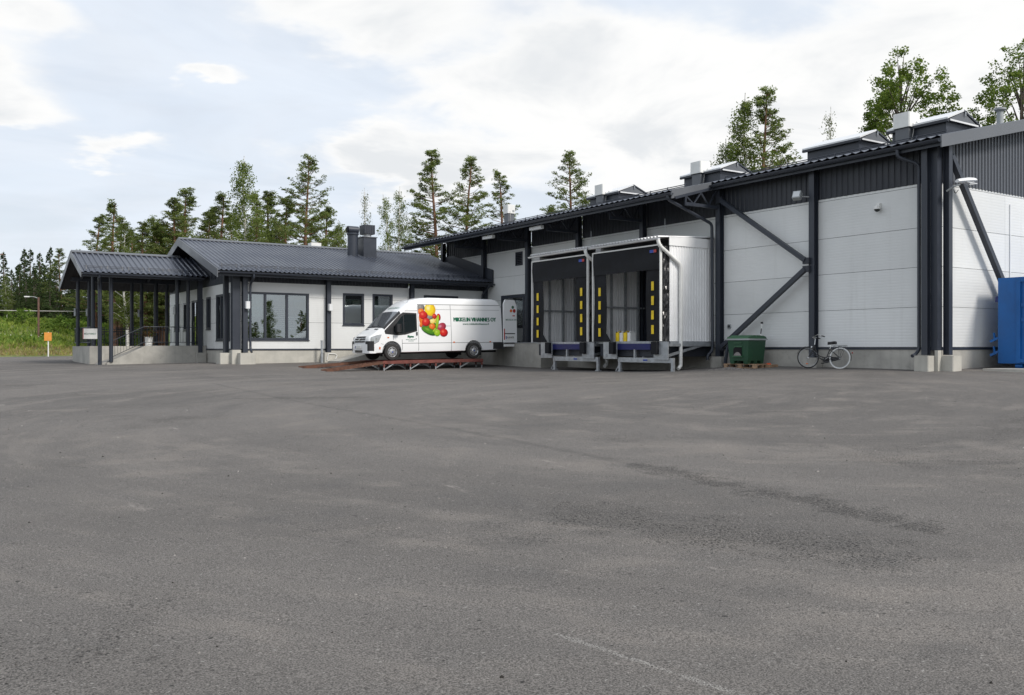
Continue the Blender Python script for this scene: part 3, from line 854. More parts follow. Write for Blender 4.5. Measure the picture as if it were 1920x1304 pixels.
# ------------------------------------------------------------------ roof equipment of the hall
ORD = ['first', 'second', 'third', 'fourth', 'fifth', 'sixth', 'seventh', 'eighth', 'ninth', 'tenth', 'eleventh', 'twelfth', 'thirteenth', 'fourteenth', 'fifteenth', 'sixteenth', 'seventeenth', 'eighteenth', 'nineteenth', 'twentieth']
def hatch(y0, y1, label):
    x = 2.1; zb = wroof(x) + .05
    t = thing('roof_hatch', (x, (y0 + y1) / 2, zb), label, 'roof hatch', 'gabled smoke hatches on the hall roof')
    a = .75
    MB().prism([(x - a, zb - .35), (x + a, zb + .05), (x + a, zb + .30), (x - a, zb + .30)], 'y', y0 + .12, y1 - .12).build('curb', 'graphite', t)
    for sx in (-1, 1):
        MB().prism([(x + sx * (a + .12), zb + .31), (x + sx * (a + .12), zb + .36), (x, zb + .70), (x, zb + .64)], 'y', y0, y1).build('cover_leaf', 'white_metal' if sx < 0 else 'graphite', t)
        MB().box(*sorted((x + sx * (a + .13), x + sx * (a + .05))), y0, y1, zb + .23, zb + .308).build('edge_flashing', 'graphite_rib', t)
    for ya_ in (y0 + .03, y1 - .05): MB().prism([(x - a, zb + .315), (x + a, zb + .315), (x, zb + .635)], 'y', ya_, ya_ + .02).build('end_plate', 'fascia', t)
    MB().tube([(x + .05, y0 - .01, zb + .62), (x + .05, y0 - .01, zb + .50)], .022, 8).build('latch', 'galv', t)
    MB().beam((x - a, y0 + .0, zb + .29), (x + a, y0 + .0, zb + .29), .03, .05).build('end_trim', 'white_metal', t)
hatch(.55, 2.55, 'gabled roof hatch on the hall roof nearest the right gable, under the big round tree')
hatch(3.5, 5.75, 'wide gabled roof hatch without a white box, beside the bare thin tree')
hatch(9.5, 11.65, 'gabled roof hatch in front of the mixed birch and pine crown')
hatch(15.4, 17.6, 'gabled roof hatch farthest left on the hall roof, beside the lone pine')
def fanbox(y, label, x=1.35, s=.56, z0=.50):
    zb = wroof(x)
    t = thing('roof_fan', (x, y, zb), label, 'roof fan', 'white box fans on grey curbs')
    MB().box(x - s * .40, x + s * .40, y - s * .40, y + s * .40, zb - .2, zb + z0).build('curb', 'fascia', t)
    MB().prism([(x - s / 2 + .03, y - s / 2), (x + s / 2 - .03, y - s / 2), (x + s / 2, y - s / 2 + .03), (x + s / 2, y + s / 2 - .03), (x + s / 2 - .03, y + s / 2), (x - s / 2 + .03, y + s / 2), (x - s / 2, y + s / 2 - .03), (x - s / 2, y - s / 2 + .03)], 'z', zb + z0 + .02, zb + z0 + .47).build('fan_housing', 'white_paint', t)
    MB().box(x - s * .44, x + s * .44, y - s * .44, y + s * .44, zb + z0, zb + z0 + .02).build('collar', 'graphite_rib', t)
    MB().box(x + .05, x + .16, y - s / 2 - .012, y - s / 2 - .001, zb + z0 + .10, zb + z0 + .2).build('switch', 'grey_trim', t)
    pipe(t, [(x - .1, y - s / 2 - .01, zb + z0 + .12), (x - .1, y - s / 2 - .03, zb + z0 - .1), (x - .1, y - s * .42, zb + .1)], .012, 'wire', 'cable')
fanbox(1.95, 'white box fan on the hall roof nearest the right gable')
fanbox(10.65, 'white box fan in front of the hatch by the mixed birch and pine crown')
fanbox(16.55, 'white box fan on the hall roof right of the lone pine')
fanbox(24.1, 'small white box fan on a tall grey curb, farthest left on the hall roof', s=.46, z0=.62)
t = thing('vent_pipe', (6.0, .8, wroof(6)), 'small pale capped vent pipe on the roof at the right picture edge', 'vent pipe')
MB().tube([(4.55, .8, wroof(4.55)), (4.55, .8, wroof(4.55) + .55)], .10, 12).build('pipe', 'grey_trim', t, True)
MB().lathe([(.10, .50), (.17, .56), (.17, .62), (.02, .66)], (4.55, .8, wroof(4.55)), n=14).build('cap', 'grey_trim', t, True)

# ------------------------------------------------------------------ office wing
YA, XA, YB = 24.2, -12.55, 36.0
AE, AS = 3.80, .288                          # eave height (at y = 23.45) and roof slope
def aroof(y): return 3.80 + AS * (min(y, 60.2 - y) - 23.45)      # ridge at y = 30.1
of = thing('office_building', (-6.3, 24.2, 0), 'low white panelled office wing with graphite gabled metal roof', 'office building')
AC = [(.60, 1.77), (1.77, 2.88), (2.88, 3.49)]
W1 = (-12.22, -9.28, .99, 3.06); W2 = (-7.66, -6.62, 1.69, 3.14); W3 = (-6.19, -5.16, 1.0, 3.15); W4 = (-3.5, -1.6, 1.7, 3.18)
AX = [XA + .1, -8.41, -4.21, -.02]
wall_panels(of, 'x', YA, -1, [(AX[0], AX[1]), (AX[1], AX[2]), (AX[2], AX[3])], AC, [W1, W2, W3, W4])
wn1, ed, bx1 = window(of, 'x', YA, -1, *W1, muls=(-11.25, -10.28))
window(of, 'x', YA, -1, *W2); window(of, 'x', YA, -1, *W3); window(of, 'x', YA, -1, *W4, muls=(-2.55,))
# blinds behind the glass
k = MB(); k.box(-12.1, -11.32, 24.42, 24.43, 2.0, 2.97); k.build('roller_blind', 'blind', wn1)
k = MB()
for i in range(13): k.beam((-11.19, 24.40, 2.40 - i * .085), (-10.34, 24.40, 2.40 - i * .085), .055, .006, (0, .5, 1))
k.build('venetian_blind', 'blind', wn1)
k = MB()
for i in range(7): k.beam((-10.22, 24.40, 2.0 - i * .085), (-9.38, 24.40, 2.0 - i * .085), .055, .006, (0, .5, 1))
k.build('venetian_blind', 'blind', wn1)
MB().box(-7.56, -6.72, 24.42, 24.43, 2.62, 2.9).box(-6.09, -5.26, 24.42, 24.43, 2.1, 2.95).build('roller_blind', 'blind', of)
# rooms
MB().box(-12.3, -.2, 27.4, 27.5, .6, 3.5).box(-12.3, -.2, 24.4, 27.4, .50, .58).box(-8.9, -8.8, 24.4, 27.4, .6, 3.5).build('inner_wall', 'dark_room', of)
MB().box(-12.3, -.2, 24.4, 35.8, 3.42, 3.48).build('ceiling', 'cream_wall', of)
MB().box(-11.9, -10.6, 25.2, 26.0, 1.28, 1.33).box(-11.85, -11.8, 25.2, 26.0, .58, 1.28).box(-10.7, -10.65, 25.2, 26.0, .58, 1.28).build('desk', 'cream_wall', of)
MB().box(-11.35, -10.85, 25.3, 25.7, 1.34, 1.58).build('printer', 'white_metal', of)
# west wall
GW = (27.5, 29.3)
holesW = [(24.95, 27.10, .97, 3.03), (28.0, 28.75, 1.5, 3.0), (29.3, 31.4, .70, 2.95), (32.2, 33.0, 1.5, 2.9), (33.9, 34.9, 1.5, 2.9)]
wall_panels(of, 'y', XA, -1, [(YA + .1, 27.4), (27.4, 31.7), (31.7, YB)], AC, holesW)
window(of, 'y', XA, -1, *holesW[0], muls=(25.65, 26.4)); window(of, 'y', XA, -1, *holesW[1]); window(of, 'y', XA, -1, *holesW[3]); window(of, 'y', XA, -1, *holesW[4])
gd, _, _ = window(of, 'y', XA, -1, *holesW[2], muls=(30.35,))
gd.name = 'glass_door'
MB().box(-12.75, -12.70, 30.25, 30.27, 1.4, 1.9).build('handle', 'chrome', gd)
MB().box(XA + .1, -.1, YB - .1, YB, .0, 3.6).build('rear_wall', 'white_panel', of)
# foundation, trim
MB().box(XA - .012, -.02, YA - .012, YA + .3, -.5, .535).box(XA - .012, XA + .3, YA + .3, YB, -.5, .535).build('foundation', 'concrete_clean', of)
MB().box(XA - .035, -.02, YA - .035, YA, .54, .60).box(XA - .035, XA, YA, YB, .54, .60).build('drip_trim', 'graphite', of)
# ribbed bands
for i in range(3):
    rib_band(of, 'eave_cladding', 'graphite_rib', 'x', YA, -1, AX[i] + (.1 if i else -.0), AX[i + 1] - .1, 3.49, lambda a: 3.98, .16, .025)
rib_band(of, 'gable_cladding', 'graphite', 'y', XA, -1, YA, 30.1, 3.49, lambda a: aroof(a) - .05, .17, .025)
rib_band(of, 'gable_cladding', 'graphite', 'y', XA, -1, 30.1, YB, 3.49, lambda a: aroof(a) - .05, .17, .025)
louvre(of, 'y', XA - .03, -1, 27.15, 27.75, 3.75, 4.42)
# columns
for i, x in enumerate((-8.41, -4.21, -.10)):
    hcol(of, x, YA - .13, .44 if i == 0 else .3, 3.85, .19, .2, 'y')
footing(of, -8.72, -8.10, YA - .45, YA - .013, -.3, .44)
footing(of, -4.5, -3.9, YA - .45, YA - .013, -.3, .44)
hcol(of, -12.22, YA - .25, .44, 3.80, .2, .2, 'y'); footing(of, -12.52, -11.86, YA - .58, YA - .02, -.4, .43)
hcol(of, XA - .28, 24.62, .44, 3.95, .2, .2, 'x'); footing(of, XA - .62, XA - .02, 24.28, 24.95, -.4, .43)
MB().box(XA - .16, XA + .16, YA - .16, YA + .14, .56, 3.9).build('corner_cover', 'graphite', of)
MB().box(XA - .19, XA + .19, YA - .19, YA - .015, -.3, .56).box(XA - .19, XA - .015, YA - .015, YA + .08, -.3, .56).build('corner_plinth', 'concrete_clean', of)
# roof
AX0, AX1 = -13.5, -.02
def aslab(m, name, y0, y1, dz0, dz1, x0, x1):
    return MB().prism([(y0, aroof(y0) + dz0), (y1, aroof(y1) + dz0), (y1, aroof(y1) + dz1), (y0, aroof(y0) + dz1)], 'x', x0, x1).build(name, m, of)
def aroof_sheet(y0, y1):
    z0, z1 = aroof(y0), aroof(y1)
    nr = (0, -(z1 - z0) * (1 if y1 > y0 else -1), abs(y1 - y0))
    L = AX1 - AX0
    return MB().sheet(wave_prof(L, .207, .045, 'rib'), (AX0, y0, z0 + .09), (1, 0, 0), (0, y1 - y0, z1 - z0), nr, .012).build('roof_sheet', 'graphite_roof', of)
rs = aroof_sheet(23.42, 30.1); aroof_sheet(36.78, 30.1)
aslab('soffit', 'roof_deck', 23.50, 30.1, -.10, .05, AX0 + .04, AX1); aslab('soffit', 'roof_deck', 30.1, 36.7, -.10, .05, AX0 + .04, AX1)
aslab('fascia', 'verge_board', 23.42, 30.1, -.22, .14, AX0 - .03, AX0); aslab('fascia', 'verge_board', 30.1, 36.78, -.22, .14, AX0 - .03, AX0)
MB().prism([(29.93, aroof(29.93) + .13), (30.1, aroof(30.1) + .15), (30.27, aroof(30.27) + .13), (30.27, aroof(30.27) + .165), (30.1, aroof(30.1) + .19), (29.93, aroof(29.93) + .165)], 'x', AX0, AX1).build('ridge_cap', 'fascia', of)
gutter(of, (AX0 + .02, 23.36, aroof(23.42) + .02), (AX1 + .05, 23.36, aroof(23.42) + .01), .075)
MB().box(AX0 + .05, AX1, 23.47, 23.50, aroof(23.42) - .14, aroof(23.42) + .05).build('eave_board', 'graphite', of)
pipe(of, [(-12.02, 23.36, 3.76), (-12.02, 23.36, 3.60), (-12.02, 23.84, 3.36), (-12.02, 23.84, .62), (-12.02, 23.66, .46)], .05)
pipe(of, [(-.32, 23.36, 3.76), (-.32, 23.36, 3.64), (-.32, 24.0, 3.3), (-.32, 24.05, .95)], .05)
k = MB()
for i in range(16):
    x = -13.3 + i * .86
    for dy, dz in ((0, .17), (.03, .23)): k.tube([(x, 23.95 + dy, aroof(23.95) + dz), (x + .8, 23.95 + dy, aroof(23.95) + dz)], .014, 6)
    for xx in (x + .1, x + .7): k.beam((xx, 23.90, aroof(23.9) + .10), (xx, 23.99, aroof(23.99) + .25), .02, .03)
k.build('snow_guard', 'graphite', of)
# sloping upstand where the roof meets the hall
MB().prism([(23.44, 3.78), (28.6, aroof(28.6) - .05), (28.6, aroof(28.6) + .25), (27.3, aroof(27.3) + .62), (23.44, 4.50)], 'x', -.10, .02).build('roof_upstand', 'graphite', of)
# chimneys on the roof
ch = MB().lathe([(.27, -.3), (.27, 1.02), (.31, 1.04), (.31, 1.12), (.27, 1.14)], (-5.30, 28.5, 5.36), n=24).build('flue', 'graphite', rs, True)
MB().tube([(-5.58, 28.5, 6.66), (-5.02, 28.5, 6.66)], .19, 16).build('flue_cowl', 'graphite', ch, True)
MB().lathe([(.15, 0), (.15, .02)], (-5.59, 28.5, 6.66), (-1, 0, 0), 14).build('flue_mouth', 'van_dark', ch)
vb = MB().box(-4.86, -4.14, 28.15, 28.85, 5.0, 6.28).build('vent_box', 'graphite', rs)
MB().box(-4.90, -4.10, 28.11, 28.89, 6.285, 6.33).build('vent_box_rim', 'fascia', vb)
MB().lathe([(.2, 0), (.2, .16)], (-4.5, 28.5, 6.33), n=16).build('vent_neck', 'white_metal', vb)
MB().box(-4.80, -4.20, 28.2, 28.8, 6.47, 6.94).build('vent_hood', 'graphite_rib', vb)
k = MB()
for i in range(5): k.box(-4.79 + i * .13, -4.74 + i * .13, 28.185, 28.199, 6.50, 6.90)
k.build('hood_slats', 'graphite', vb)
MB().box(-6.55, -6.0, 31.0, 31.5, 5.2, 6.18).build('roof_fan_box', 'white_paint', rs)
# concrete loading platform with ramp along the office wall
pf = thing('loading_platform', (-1, 20, -.2), 'grey concrete loading platform with ramp behind the parked van', 'platform')
MB().box(-1.45, -.013, 17.35, 23.75, -.8, .855).build('platform_block', 'concrete', pf)
MB().prism([(-8.6, -.6), (-1.45, -.6), (-1.45, .855), (-5.6, .855), (-8.55, .06)], 'y', 22.25, 23.74).build('access_ramp', 'concrete', pf)
MB().box(-1.47, -.013, 17.33, 20.6, .857, .885).build('edge_plate', 'galv', pf)
# ------------------------------------------------------------------ entrance porch
po = thing('entrance_porch', (-15.2, 31, 0), 'open gabled porch on paired graphite posts with concrete deck and ramp', 'porch')
PY0, PYR, PY1, PS = 28.0, 31.05, 34.9, .36
def proof(y): return 3.84 + PS * (min(y, 2 * PYR - y) - PY0)
PX0, PX1 = -18.0, -12.62
def psheet(y0, y1):
    z0, z1 = proof(y0), proof(y1)
    nr = (0, -(z1 - z0) * (1 if y1 > y0 else -1), abs(y1 - y0))
    return MB().sheet(wave_prof(PX1 - PX0, .235, .05, 'rib'), (PX0, y0, z0 + .07), (1, 0, 0), (0, y1 - y0, z1 - z0), nr, .012).build('roof_sheet', 'graphite_roof', po)
psheet(PY0, PYR); psheet(PY1, PYR)
def pslab(m, name, y0, y1, d0, d1, x0, x1):
    return MB().prism([(y0, proof(y0) + d0), (y1, proof(y1) + d0), (y1, proof(y1) + d1), (y0, proof(y0) + d1)], 'x', x0, x1).build(name, m, po)
pslab('fascia', 'verge_board', PY0, PYR, -.16, .13, PX0 - .03, PX0); pslab('fascia', 'verge_board', PYR, PY1, -.16, .13, PX0 - .03, PX0)
# ribbed underside
for a, b in ((PY0 + .05, PYR), (PY1 - .05, PYR)):
    z0, z1 = proof(a), proof(b)
    MB().sheet(wave_prof(PX1 - PX0 - .05, .235, -.03, 'tile'), (PX0 + .03, a, z0 - .02), (1, 0, 0), (0, b - a, z1 - z0), (0, 0, 1), .01).build('soffit_sheet', 'soffit', po, True, 60)
MB().prism([(PYR - .16, proof(PYR - .16) + .12), (PYR, proof(PYR) + .14), (PYR + .16, proof(PYR + .16) + .12), (PYR + .16, proof(PYR + .16) + .15), (PYR, proof(PYR) + .18), (PYR - .16, proof(PYR - .16) + .15)], 'x', PX0, PX1 - .6).build('ridge_cap', 'fascia', po)
gutter(po, (PX0 + .02, PY0 - .06, proof(PY0) + .01), (PX1 - .25, PY0 - .06, proof(PY0)), .065)
MB().box(PX0 + .05, PX1 - .3, PY0 + .04, PY0 + .07, proof(PY0) - .12, proof(PY0) + .05).build('eave_board', 'graphite', po)
k = MB()
for i in range(6):
    x = PX0 + .15 + i * .86
    for dy, dz in ((0, .16), (.03, .22)): k.tube([(x, 28.42 + dy, proof(28.42) + dz), (x + .8, 28.42 + dy, proof(28.42) + dz)], .013, 6)
    for xx in (x + .1, x + .7): k.beam((xx, 28.38, proof(28.38) + .08), (xx, 28.46, proof(28.46) + .24), .02, .03)
k.build('snow_guard', 'graphite', po)
for y in (28.7, 33.5): MB().box(PX0 + .3, PX1, y - .08, y + .08, proof(28.7) - .24, proof(28.7) - .05).build('wall_plate', 'graphite', po)
for x in (-17.25, -14.2):
    MB().beam((x, 28.7, 3.95), (x, PYR, 4.78), .1, .14).beam((x, 33.5, 3.95), (x, PYR, 4.78), .1, .14).build('roof_truss', 'graphite', po)
def post(x, y, z0, r=.085):
    return MB().tube([(x, y, z0), (x, y, 3.92)], r, 14).build('post', 'graphite', po, True)
for (x, y, z0) in ((-17.16, 28.7, gz(-17.16, 28.7) - .05), (-16.70, 28.7, .02), (-13.85, 28.85, .74), (-13.36, 28.85, .74), (-17.37, 33.5, .72), (-16.88, 33.5, .72), (-17.08, 31.0, .72), (-14.93, 33.5, .72), (-14.47, 33.5, .72), (-13.79, 33.5, .72), (-13.26, 33.5, .72)):
    post(x, y, z0, .105 if x == -13.79 else .085)
hcol(po, -12.86, 28.72, .42, 3.85, .2, .2, 'y'); footing(po, -13.06, -12.60, 28.50, 28.69, -.3, .42, 'concrete')
pipe(po, [(-17.30, PY0 - .06, 3.78), (-17.30, PY0 - .02, 3.66), (-17.22, 28.58, 3.48), (-17.22, 28.58, .1)], .045)
# deck and ramp
MB().box(-17.35, -12.58, 30.2, 35.4, -.5, .725).box(-15.2, -12.58, 28.9, 30.19, -.5, .722).build('deck', 'concrete', po)
MB().prism([(-16.88, -.5), (-12.58, -.5), (-12.58, .74), (-15.25, .74), (-16.88, -.03)], 'y', 28.69, 28.88).build('ramp_cheek', 'concrete', po)
MB().prism([(-17.6, -.5), (-15.21, -.5), (-15.21, .70), (-17.1, -.06)], 'y', 28.89, 30.19).build('ramp', 'concrete_floor', po)
def railing(pts, name='railing', lo=.16, top=.86, n=5, side=None):
    mb = MB()
    for a, b in zip(pts[:-1], pts[1:]):
        a, b = Vector(a), Vector(b)
        mb.tube([a + Vector((0, 0, top)), b + Vector((0, 0, top))], .02, 6); mb.tube([a + Vector((0, 0, lo)), b + Vector((0, 0, lo))], .016, 6)
    o = mb.build(name, 'graphite', po, True)
    bal = MB()
    for a, b in zip(pts[:-1], pts[1:]):
        a, b = Vector(a), Vector(b); k_ = max(2, int((b - a).length / .13))
        for i in range(k_ + 1):
            p = a.lerp(b, i / k_); bal.tube([p + Vector((0, 0, lo)), p + Vector((0, 0, top))], .007, 4, False)
    bal.build('balusters', 'graphite', o)
    return o
railing([(-16.66, 28.78, .08), (-15.3, 28.78, .74), (-12.95, 28.78, .74)])
railing([(-17.28, 33.5, .73), (-12.7, 35.2, .73)]) if False else railing([(-17.0, 35.2, .73), (-12.7, 35.2, .73)])
railing([(-17.28, 31.0, .73), (-17.28, 35.2, .73)])
railing([(-17.30, 30.3, .73), (-17.28, 31.0, .73)])
# framed board on the railing
sg = thing('porch_sign', (-17.42, 30.6, 1.05), 'small white board with green company lettering on the porch railing', 'sign')
sx0, sx1 = -17.62, -17.02
MB().box(sx0, sx1, 30.24, 30.27, 1.05, 1.52).build('board', 'white_paint', sg)
def flat_text(parent, txt, x0, w_, z0, h_, y, m, bold=.01, name='lettering'):
    vs, fs = text_fit(txt, w_, h_, bold); mb = MB(); mb.v = [(x0 + a, y, z0 + b) for a, b in vs]; mb.f = fs
    return mb.build(name, m, parent)
flat_text(sg, 'MIKKELIN VIHANNES OY', sx0 + .05, .50, 1.24, .085, 30.236, 'print_green')
MB().box(sx0, sx0 + .025, 30.232, 30.238, 1.05, 1.52).build('red_edge', 'red_lamp', sg)
for i, (x, y) in enumerate(((-17.50, 33.45), (-16.98, 33.4), (-14.62, 33.4), (-14.0, 28.78))):
    nm = ['on the far left rear porch post', 'on the second rear porch post from the left', 'on a rear porch post near the birch trunk', 'on the right front pair of porch posts'][i]
    t = thing('post_lamp', (x, y, 2.3), 'slim pale tube lamp ' + nm, 'lamp', 'tube lamps on the porch posts')
    MB().lathe([(.055, 0), (.055, .36)], (x, y, 2.18), n=12).build('lamp_tube', 'grey_trim', t, True)
    MB().box(x + .04, x + .10, y - .02, y + .02, 2.30, 2.42).build('bracket', 'graphite', t)
# planter
t = thing('planter', (-15.05, 29.05, .74), 'white plant pot with dark reddish foliage at the top of the porch ramp', 'planter')
MB().lathe([(.15, 0), (.17, .36), (.185, .37), (.185, .40), (.15, .40), (.15, .34)], (-15.05, 29.05, .74), n=20).build('pot', 'pot_white', t, True)
C = np.array((-15.05, 29.05, 1.30)) + rng.normal(size=(260, 3)) * np.array((.17, .17, .13)); A = rand_dirs(260) * .055; B = rand_dirs(260) * .022
o = bpy.data.objects.new('foliage', quads_mesh('foliage', C - np.array((-15.05, 29.05, .74)), A, B, 'pot_leaf')); COL.objects.link(o); o.parent = t
# porch furniture
def table(x, y, label):
    t = thing('porch_table', (x, y, .725), label, 'table', 'dark tables on the porch')
    z = .725
    for i in range(5): MB().box(x - .6, x + .6, y - .38 + i * .155, y - .38 + i * .155 + .14, z + .70, z + .73).build('table_slat', 'black_plastic', t)
    for sx in (-.52, .52):
        for sy in (-.3, .3): MB().tube([(x + sx, y + sy, z), (x + sx * .96, y + sy, z + .70)], .02, 6).build('leg', 'black_plastic', t)
def chair(x, y, rz, label):
    t = thing('porch_chair', (0, 0, 0), label, 'chair', 'dark chairs on the porch')
    MB().box(-.22, .22, -.22, .22, .42, .45).build('seat', 'black_plastic', t)
    b = MB()
    for i in range(5): b.box(-.21, .21, .215, .235, .52 + i * .08, .57 + i * .08)
    b.build('backrest', 'black_plastic', t)
    for sx in (-.21, .21):
        MB().tube([(sx, -.2, 0), (sx, -.2, .66)], .014, 6).build('leg', 'black_plastic', t)
        MB().tube([(sx, .23, 0), (sx, .23, .93)], .014, 6).build('leg', 'black_plastic', t)
        MB().beam((sx, -.22, .66), (sx, .23, .68), .04, .025).build('armrest', 'black_plastic', t)
    t.location = (x, y, .725); t.rotation_euler = (0, 0, rz)
table(-16.1, 33.0, 'dark slatted table at the left end of the porch'); table(-14.6, 32.6, 'dark slatted table near the plant pot on the porch')
chair(-16.6, 32.2, 3.0, 'dark chair pulled up to the front of the left porch table'); chair(-15.75, 32.2, 3.3, 'dark chair between the two porch tables'); chair(-15.0, 31.7, 3.1, 'dark chair at the front of the right porch table'); chair(-14.2, 33.5, .2, 'dark chair behind the right porch table')

# ------------------------------------------------------------------ dock shelters
def dock(label):
    y0, y1, xf, z0 = 8.65, 12.35, -2.56, .88
    t = thing('dock_shelter', (xf, 10.5, -.2), label, 'dock shelter', 'loading dock shelters on the long wall')
    for y, s_ in ((y0, -1), (y1, 1)):
        MB().sheet(wave_prof(2.12, .13, .018), (-2.15, y, z0), (1, 0, 0), (0, 0, 3.34), (0, s_, 0), .01).build('side_wall', 'dock_white', t)
        MB().box(-2.2, -.03, *sorted((y + s_ * .02, y + s_ * .045)), 4.20, 4.53).build('side_fascia', 'dock_white', t)
        MB().box(-2.16, -.03, *sorted((y - s_ * .02, y + s_ * .06)), .70, .875).build('side_girder', 'galv', t)
        MB().box(xf - .05, xf + .04, *sorted((y - s_ * .02, y + s_ * .02)), z0, 4.22).build('frame_post', 'white_paint', t)
        # crumpled black side tarp
        k_ = MB(); nx, nz = 7, 26; rr = random.Random(3)
        for j in range(nz + 1):
            for i in range(nx + 1):
                a = rr.uniform(-.03, .03) if 0 < i < nx else 0
                k_.v.append((xf + .04 + (.36 * i / nx), y - s_ * .03 + a + .012 * math.sin(j * 1.9 + i * 2.2), z0 + 3.3 * j / nz))
        for j in range(nz):
            for i in range(nx):
                q = j * (nx + 1) + i; k_.f.append((q, q + 1, q + nx + 2, q + nx + 1))
        k_.build('side_tarp', 'black_tarp', t)
    MB().sheet(wave_prof(y1 - y0 + .1, .17, .05), (-.02, y0 - .05, 4.60), (0, 1, 0), (-2.66, 0, -.14), (0, 0, 1), .012).build('roof_sheet', 'dock_white', t)
    MB().box(-2.2, -.03, y0 + .03, y1 - .03, 4.40, 4.43).build('ceiling', 'soffit', t)
    gutter(t, (-2.72, y0 - .08, 4.42), (-2.72, y1 + .04, 4.40), .06, 'white_metal')
    MB().box(xf - .05, xf + .04, y0 + .03, y1 - .03, 4.18, 4.225).build('frame_head', 'white_paint', t)
    # curtains, slightly uneven
    def curtain(name, a0, a1, b0, b1, x):
        k_ = MB(); n = 8; rr = random.Random(a0)
        for th_ in (0, .012):
            for j in range(n + 1):
                for i in range(5):
                    k_.v.append((x + th_ + .018 * math.sin(i * 1.3 + j * .7 + a0), a0 + (a1 - a0) * i / 4, b0 + (b1 - b0) * j / n))
        for j in range(n):
            for i in range(4):
                q = j * 5 + i; k_.f.append((q, q + 1, q + 6, q + 5)); q += 5 * (n + 1); k_.f.append((q, q + 5, q + 6, q + 1))
        return k_.build(name, 'black_rubber', t, True)
    hc = curtain('head_curtain', y0 + .04, y1 - .04, 3.36, 4.19, xf - .03)
    MB().box(xf - .062, xf - .055, y0 + .16, y0 + .30, 3.95, 4.05).build('maker_badge', 'red_lamp', hc); MB().box(xf - .062, xf - .055, y0 + .30, y0 + .50, 3.95, 4.05).build('maker_badge', 'plate_blue', hc)
    for s_, (a0, a1), ym, dz in ((1, (y0 + .04, 9.40), 9.05, .06), (-1, (11.60, y1 - .04), 11.96, 0)):
        sc_ = curtain('side_curtain', a0, a1, z0, 3.42, xf + .01)
        for i in range(4):
            zc = 2.74 + dz - i * .505
            MB().box(xf - .022, xf - .014, ym - .065, ym + .065, zc - .155, zc + .155).build('yellow_marker', 'yellow', sc_)
    MB().prism([(11.60, z0), (11.30, z0), (11.60, z0 + .33)], 'x', xf - .02, xf + .0).build('corner_flap', 'black_rubber', t)
    # inside: floor, posts and rail
    MB().box(-2.4, .4, y0 + .06, y1 - .06, .80, z0).build('floor_plate', 'galv', t)
    for x in (-1.75, -1.05, -.4):
        MB().box(x - .03, x + .03, y1 - .13, y1 - .05, z0, 4.38).build('inner_post', 'galv', t)
    MB().box(-2.15, -.03, y1 - .12, y1 - .07, 2.16, 2.22).build('inner_rail', 'galv', t)
    MB().sheet(wave_prof(2.6, .13, .018), (-.03, y1 - .16, z0), (1, 0, 0), (0, 0, 3.2), (0, -1, 0), .01).build('inner_lining', 'dock_white', t)
    MB().box(2.5, 2.6, y0, y1, z0, 4.2).box(0.02, 2.6, y0, y1, 4.1, 4.2).box(.4, 2.6, y0, y1, .78, .86).build('inner_door', 'white_metal', t)
    # leveller frame below
    MB().box(-2.34, -.02, 8.75, 12.2, .34, .795).build('under_dock_shade_box', 'graphite_rib', t)  # dark box added so the space under the dock floor reads as deep shade
    MB().box(-2.50, -2.36, 9.25, 11.45, .58, .795).build('leveller_lip', 'blue_steel', t)
    for a0, a1 in ((8.30, 9.02), (11.0, 11.76)):
        pl = MB().box(-2.56, -2.52, a0, a1, .24, .86).build('bumper_plate', 'galv', t)
        MB().box(-2.70, -2.565, (a1 - .28) if a0 < 10 else a0 + .02, (a1 - .02) if a0 < 10 else a0 + .28, .42, .86).build('rubber_bumper', 'black_rubber', pl)
        yb = a0 + .2 if a0 < 10 else a1 - .2
        for dy, dz in ((-.04, .36), (.05, .40), (.02, .33)): MB().tube([(-2.575, yb + dy, dz), (-2.561, yb + dy, dz)], .018, 6).build('bolt', 'galv', pl)
    MB().box(-2.50, -2.40, 8.12, 11.0, .13, .30).build('cross_beam', 'galv', t)
    MB().box(-2.512, -2.503, 9.4, 9.62, .19, .24).build('maker_badge', 'plate_blue', t)
    for y in (8.16, 10.92):
        MB().box(-2.5, -2.42, y - .06, y + .06, -.32, .13).box(-2.53, -2.38, y - .1, y + .1, -.23, -.19).build('leg', 'galv', t)
        MB().beam((-2.45, y, .06), (-2.45, y + (.22 if y > 10 else .0), -.2), .08, .05).build('leg_brace', 'galv', t)
    MB().box(-2.50, -2.42, 10.05, 10.13, .30, .60).build('prop', 'galv', t)
    MB().beam((-2.30, 9.9, .32), (-1.9, 9.5, .62), .06, .06).build('hydraulic_ram', 'galv', t)
    MB().beam((-2.40, 8.55, .36), (-.7, 8.55, .74), .05, .09).build('strut', 'galv', t)
    MB().box(-2.3, -.1, 8.5, 8.6, .70, .80).box(-2.3, -.1, 11.8, 11.9, .6, .80).build('side_rail', 'galv', t)
    pipe(t, [(-2.72, y0 - .03, 4.36), (-2.68, y0 - .06, 4.16), (-1.72, y0 - .10, 3.55), (-1.72, y0 - .10, .02), (-1.86, y0 - .12, -.08)], .066, 'white_paint')
    return t
d1 = dock('right loading dock shelter with black curtains and yellow markers')
d2 = copy_tree(d1); d2.location.y += 4.03
d2['label'] = 'left loading dock shelter with black curtains, next to the van platform'
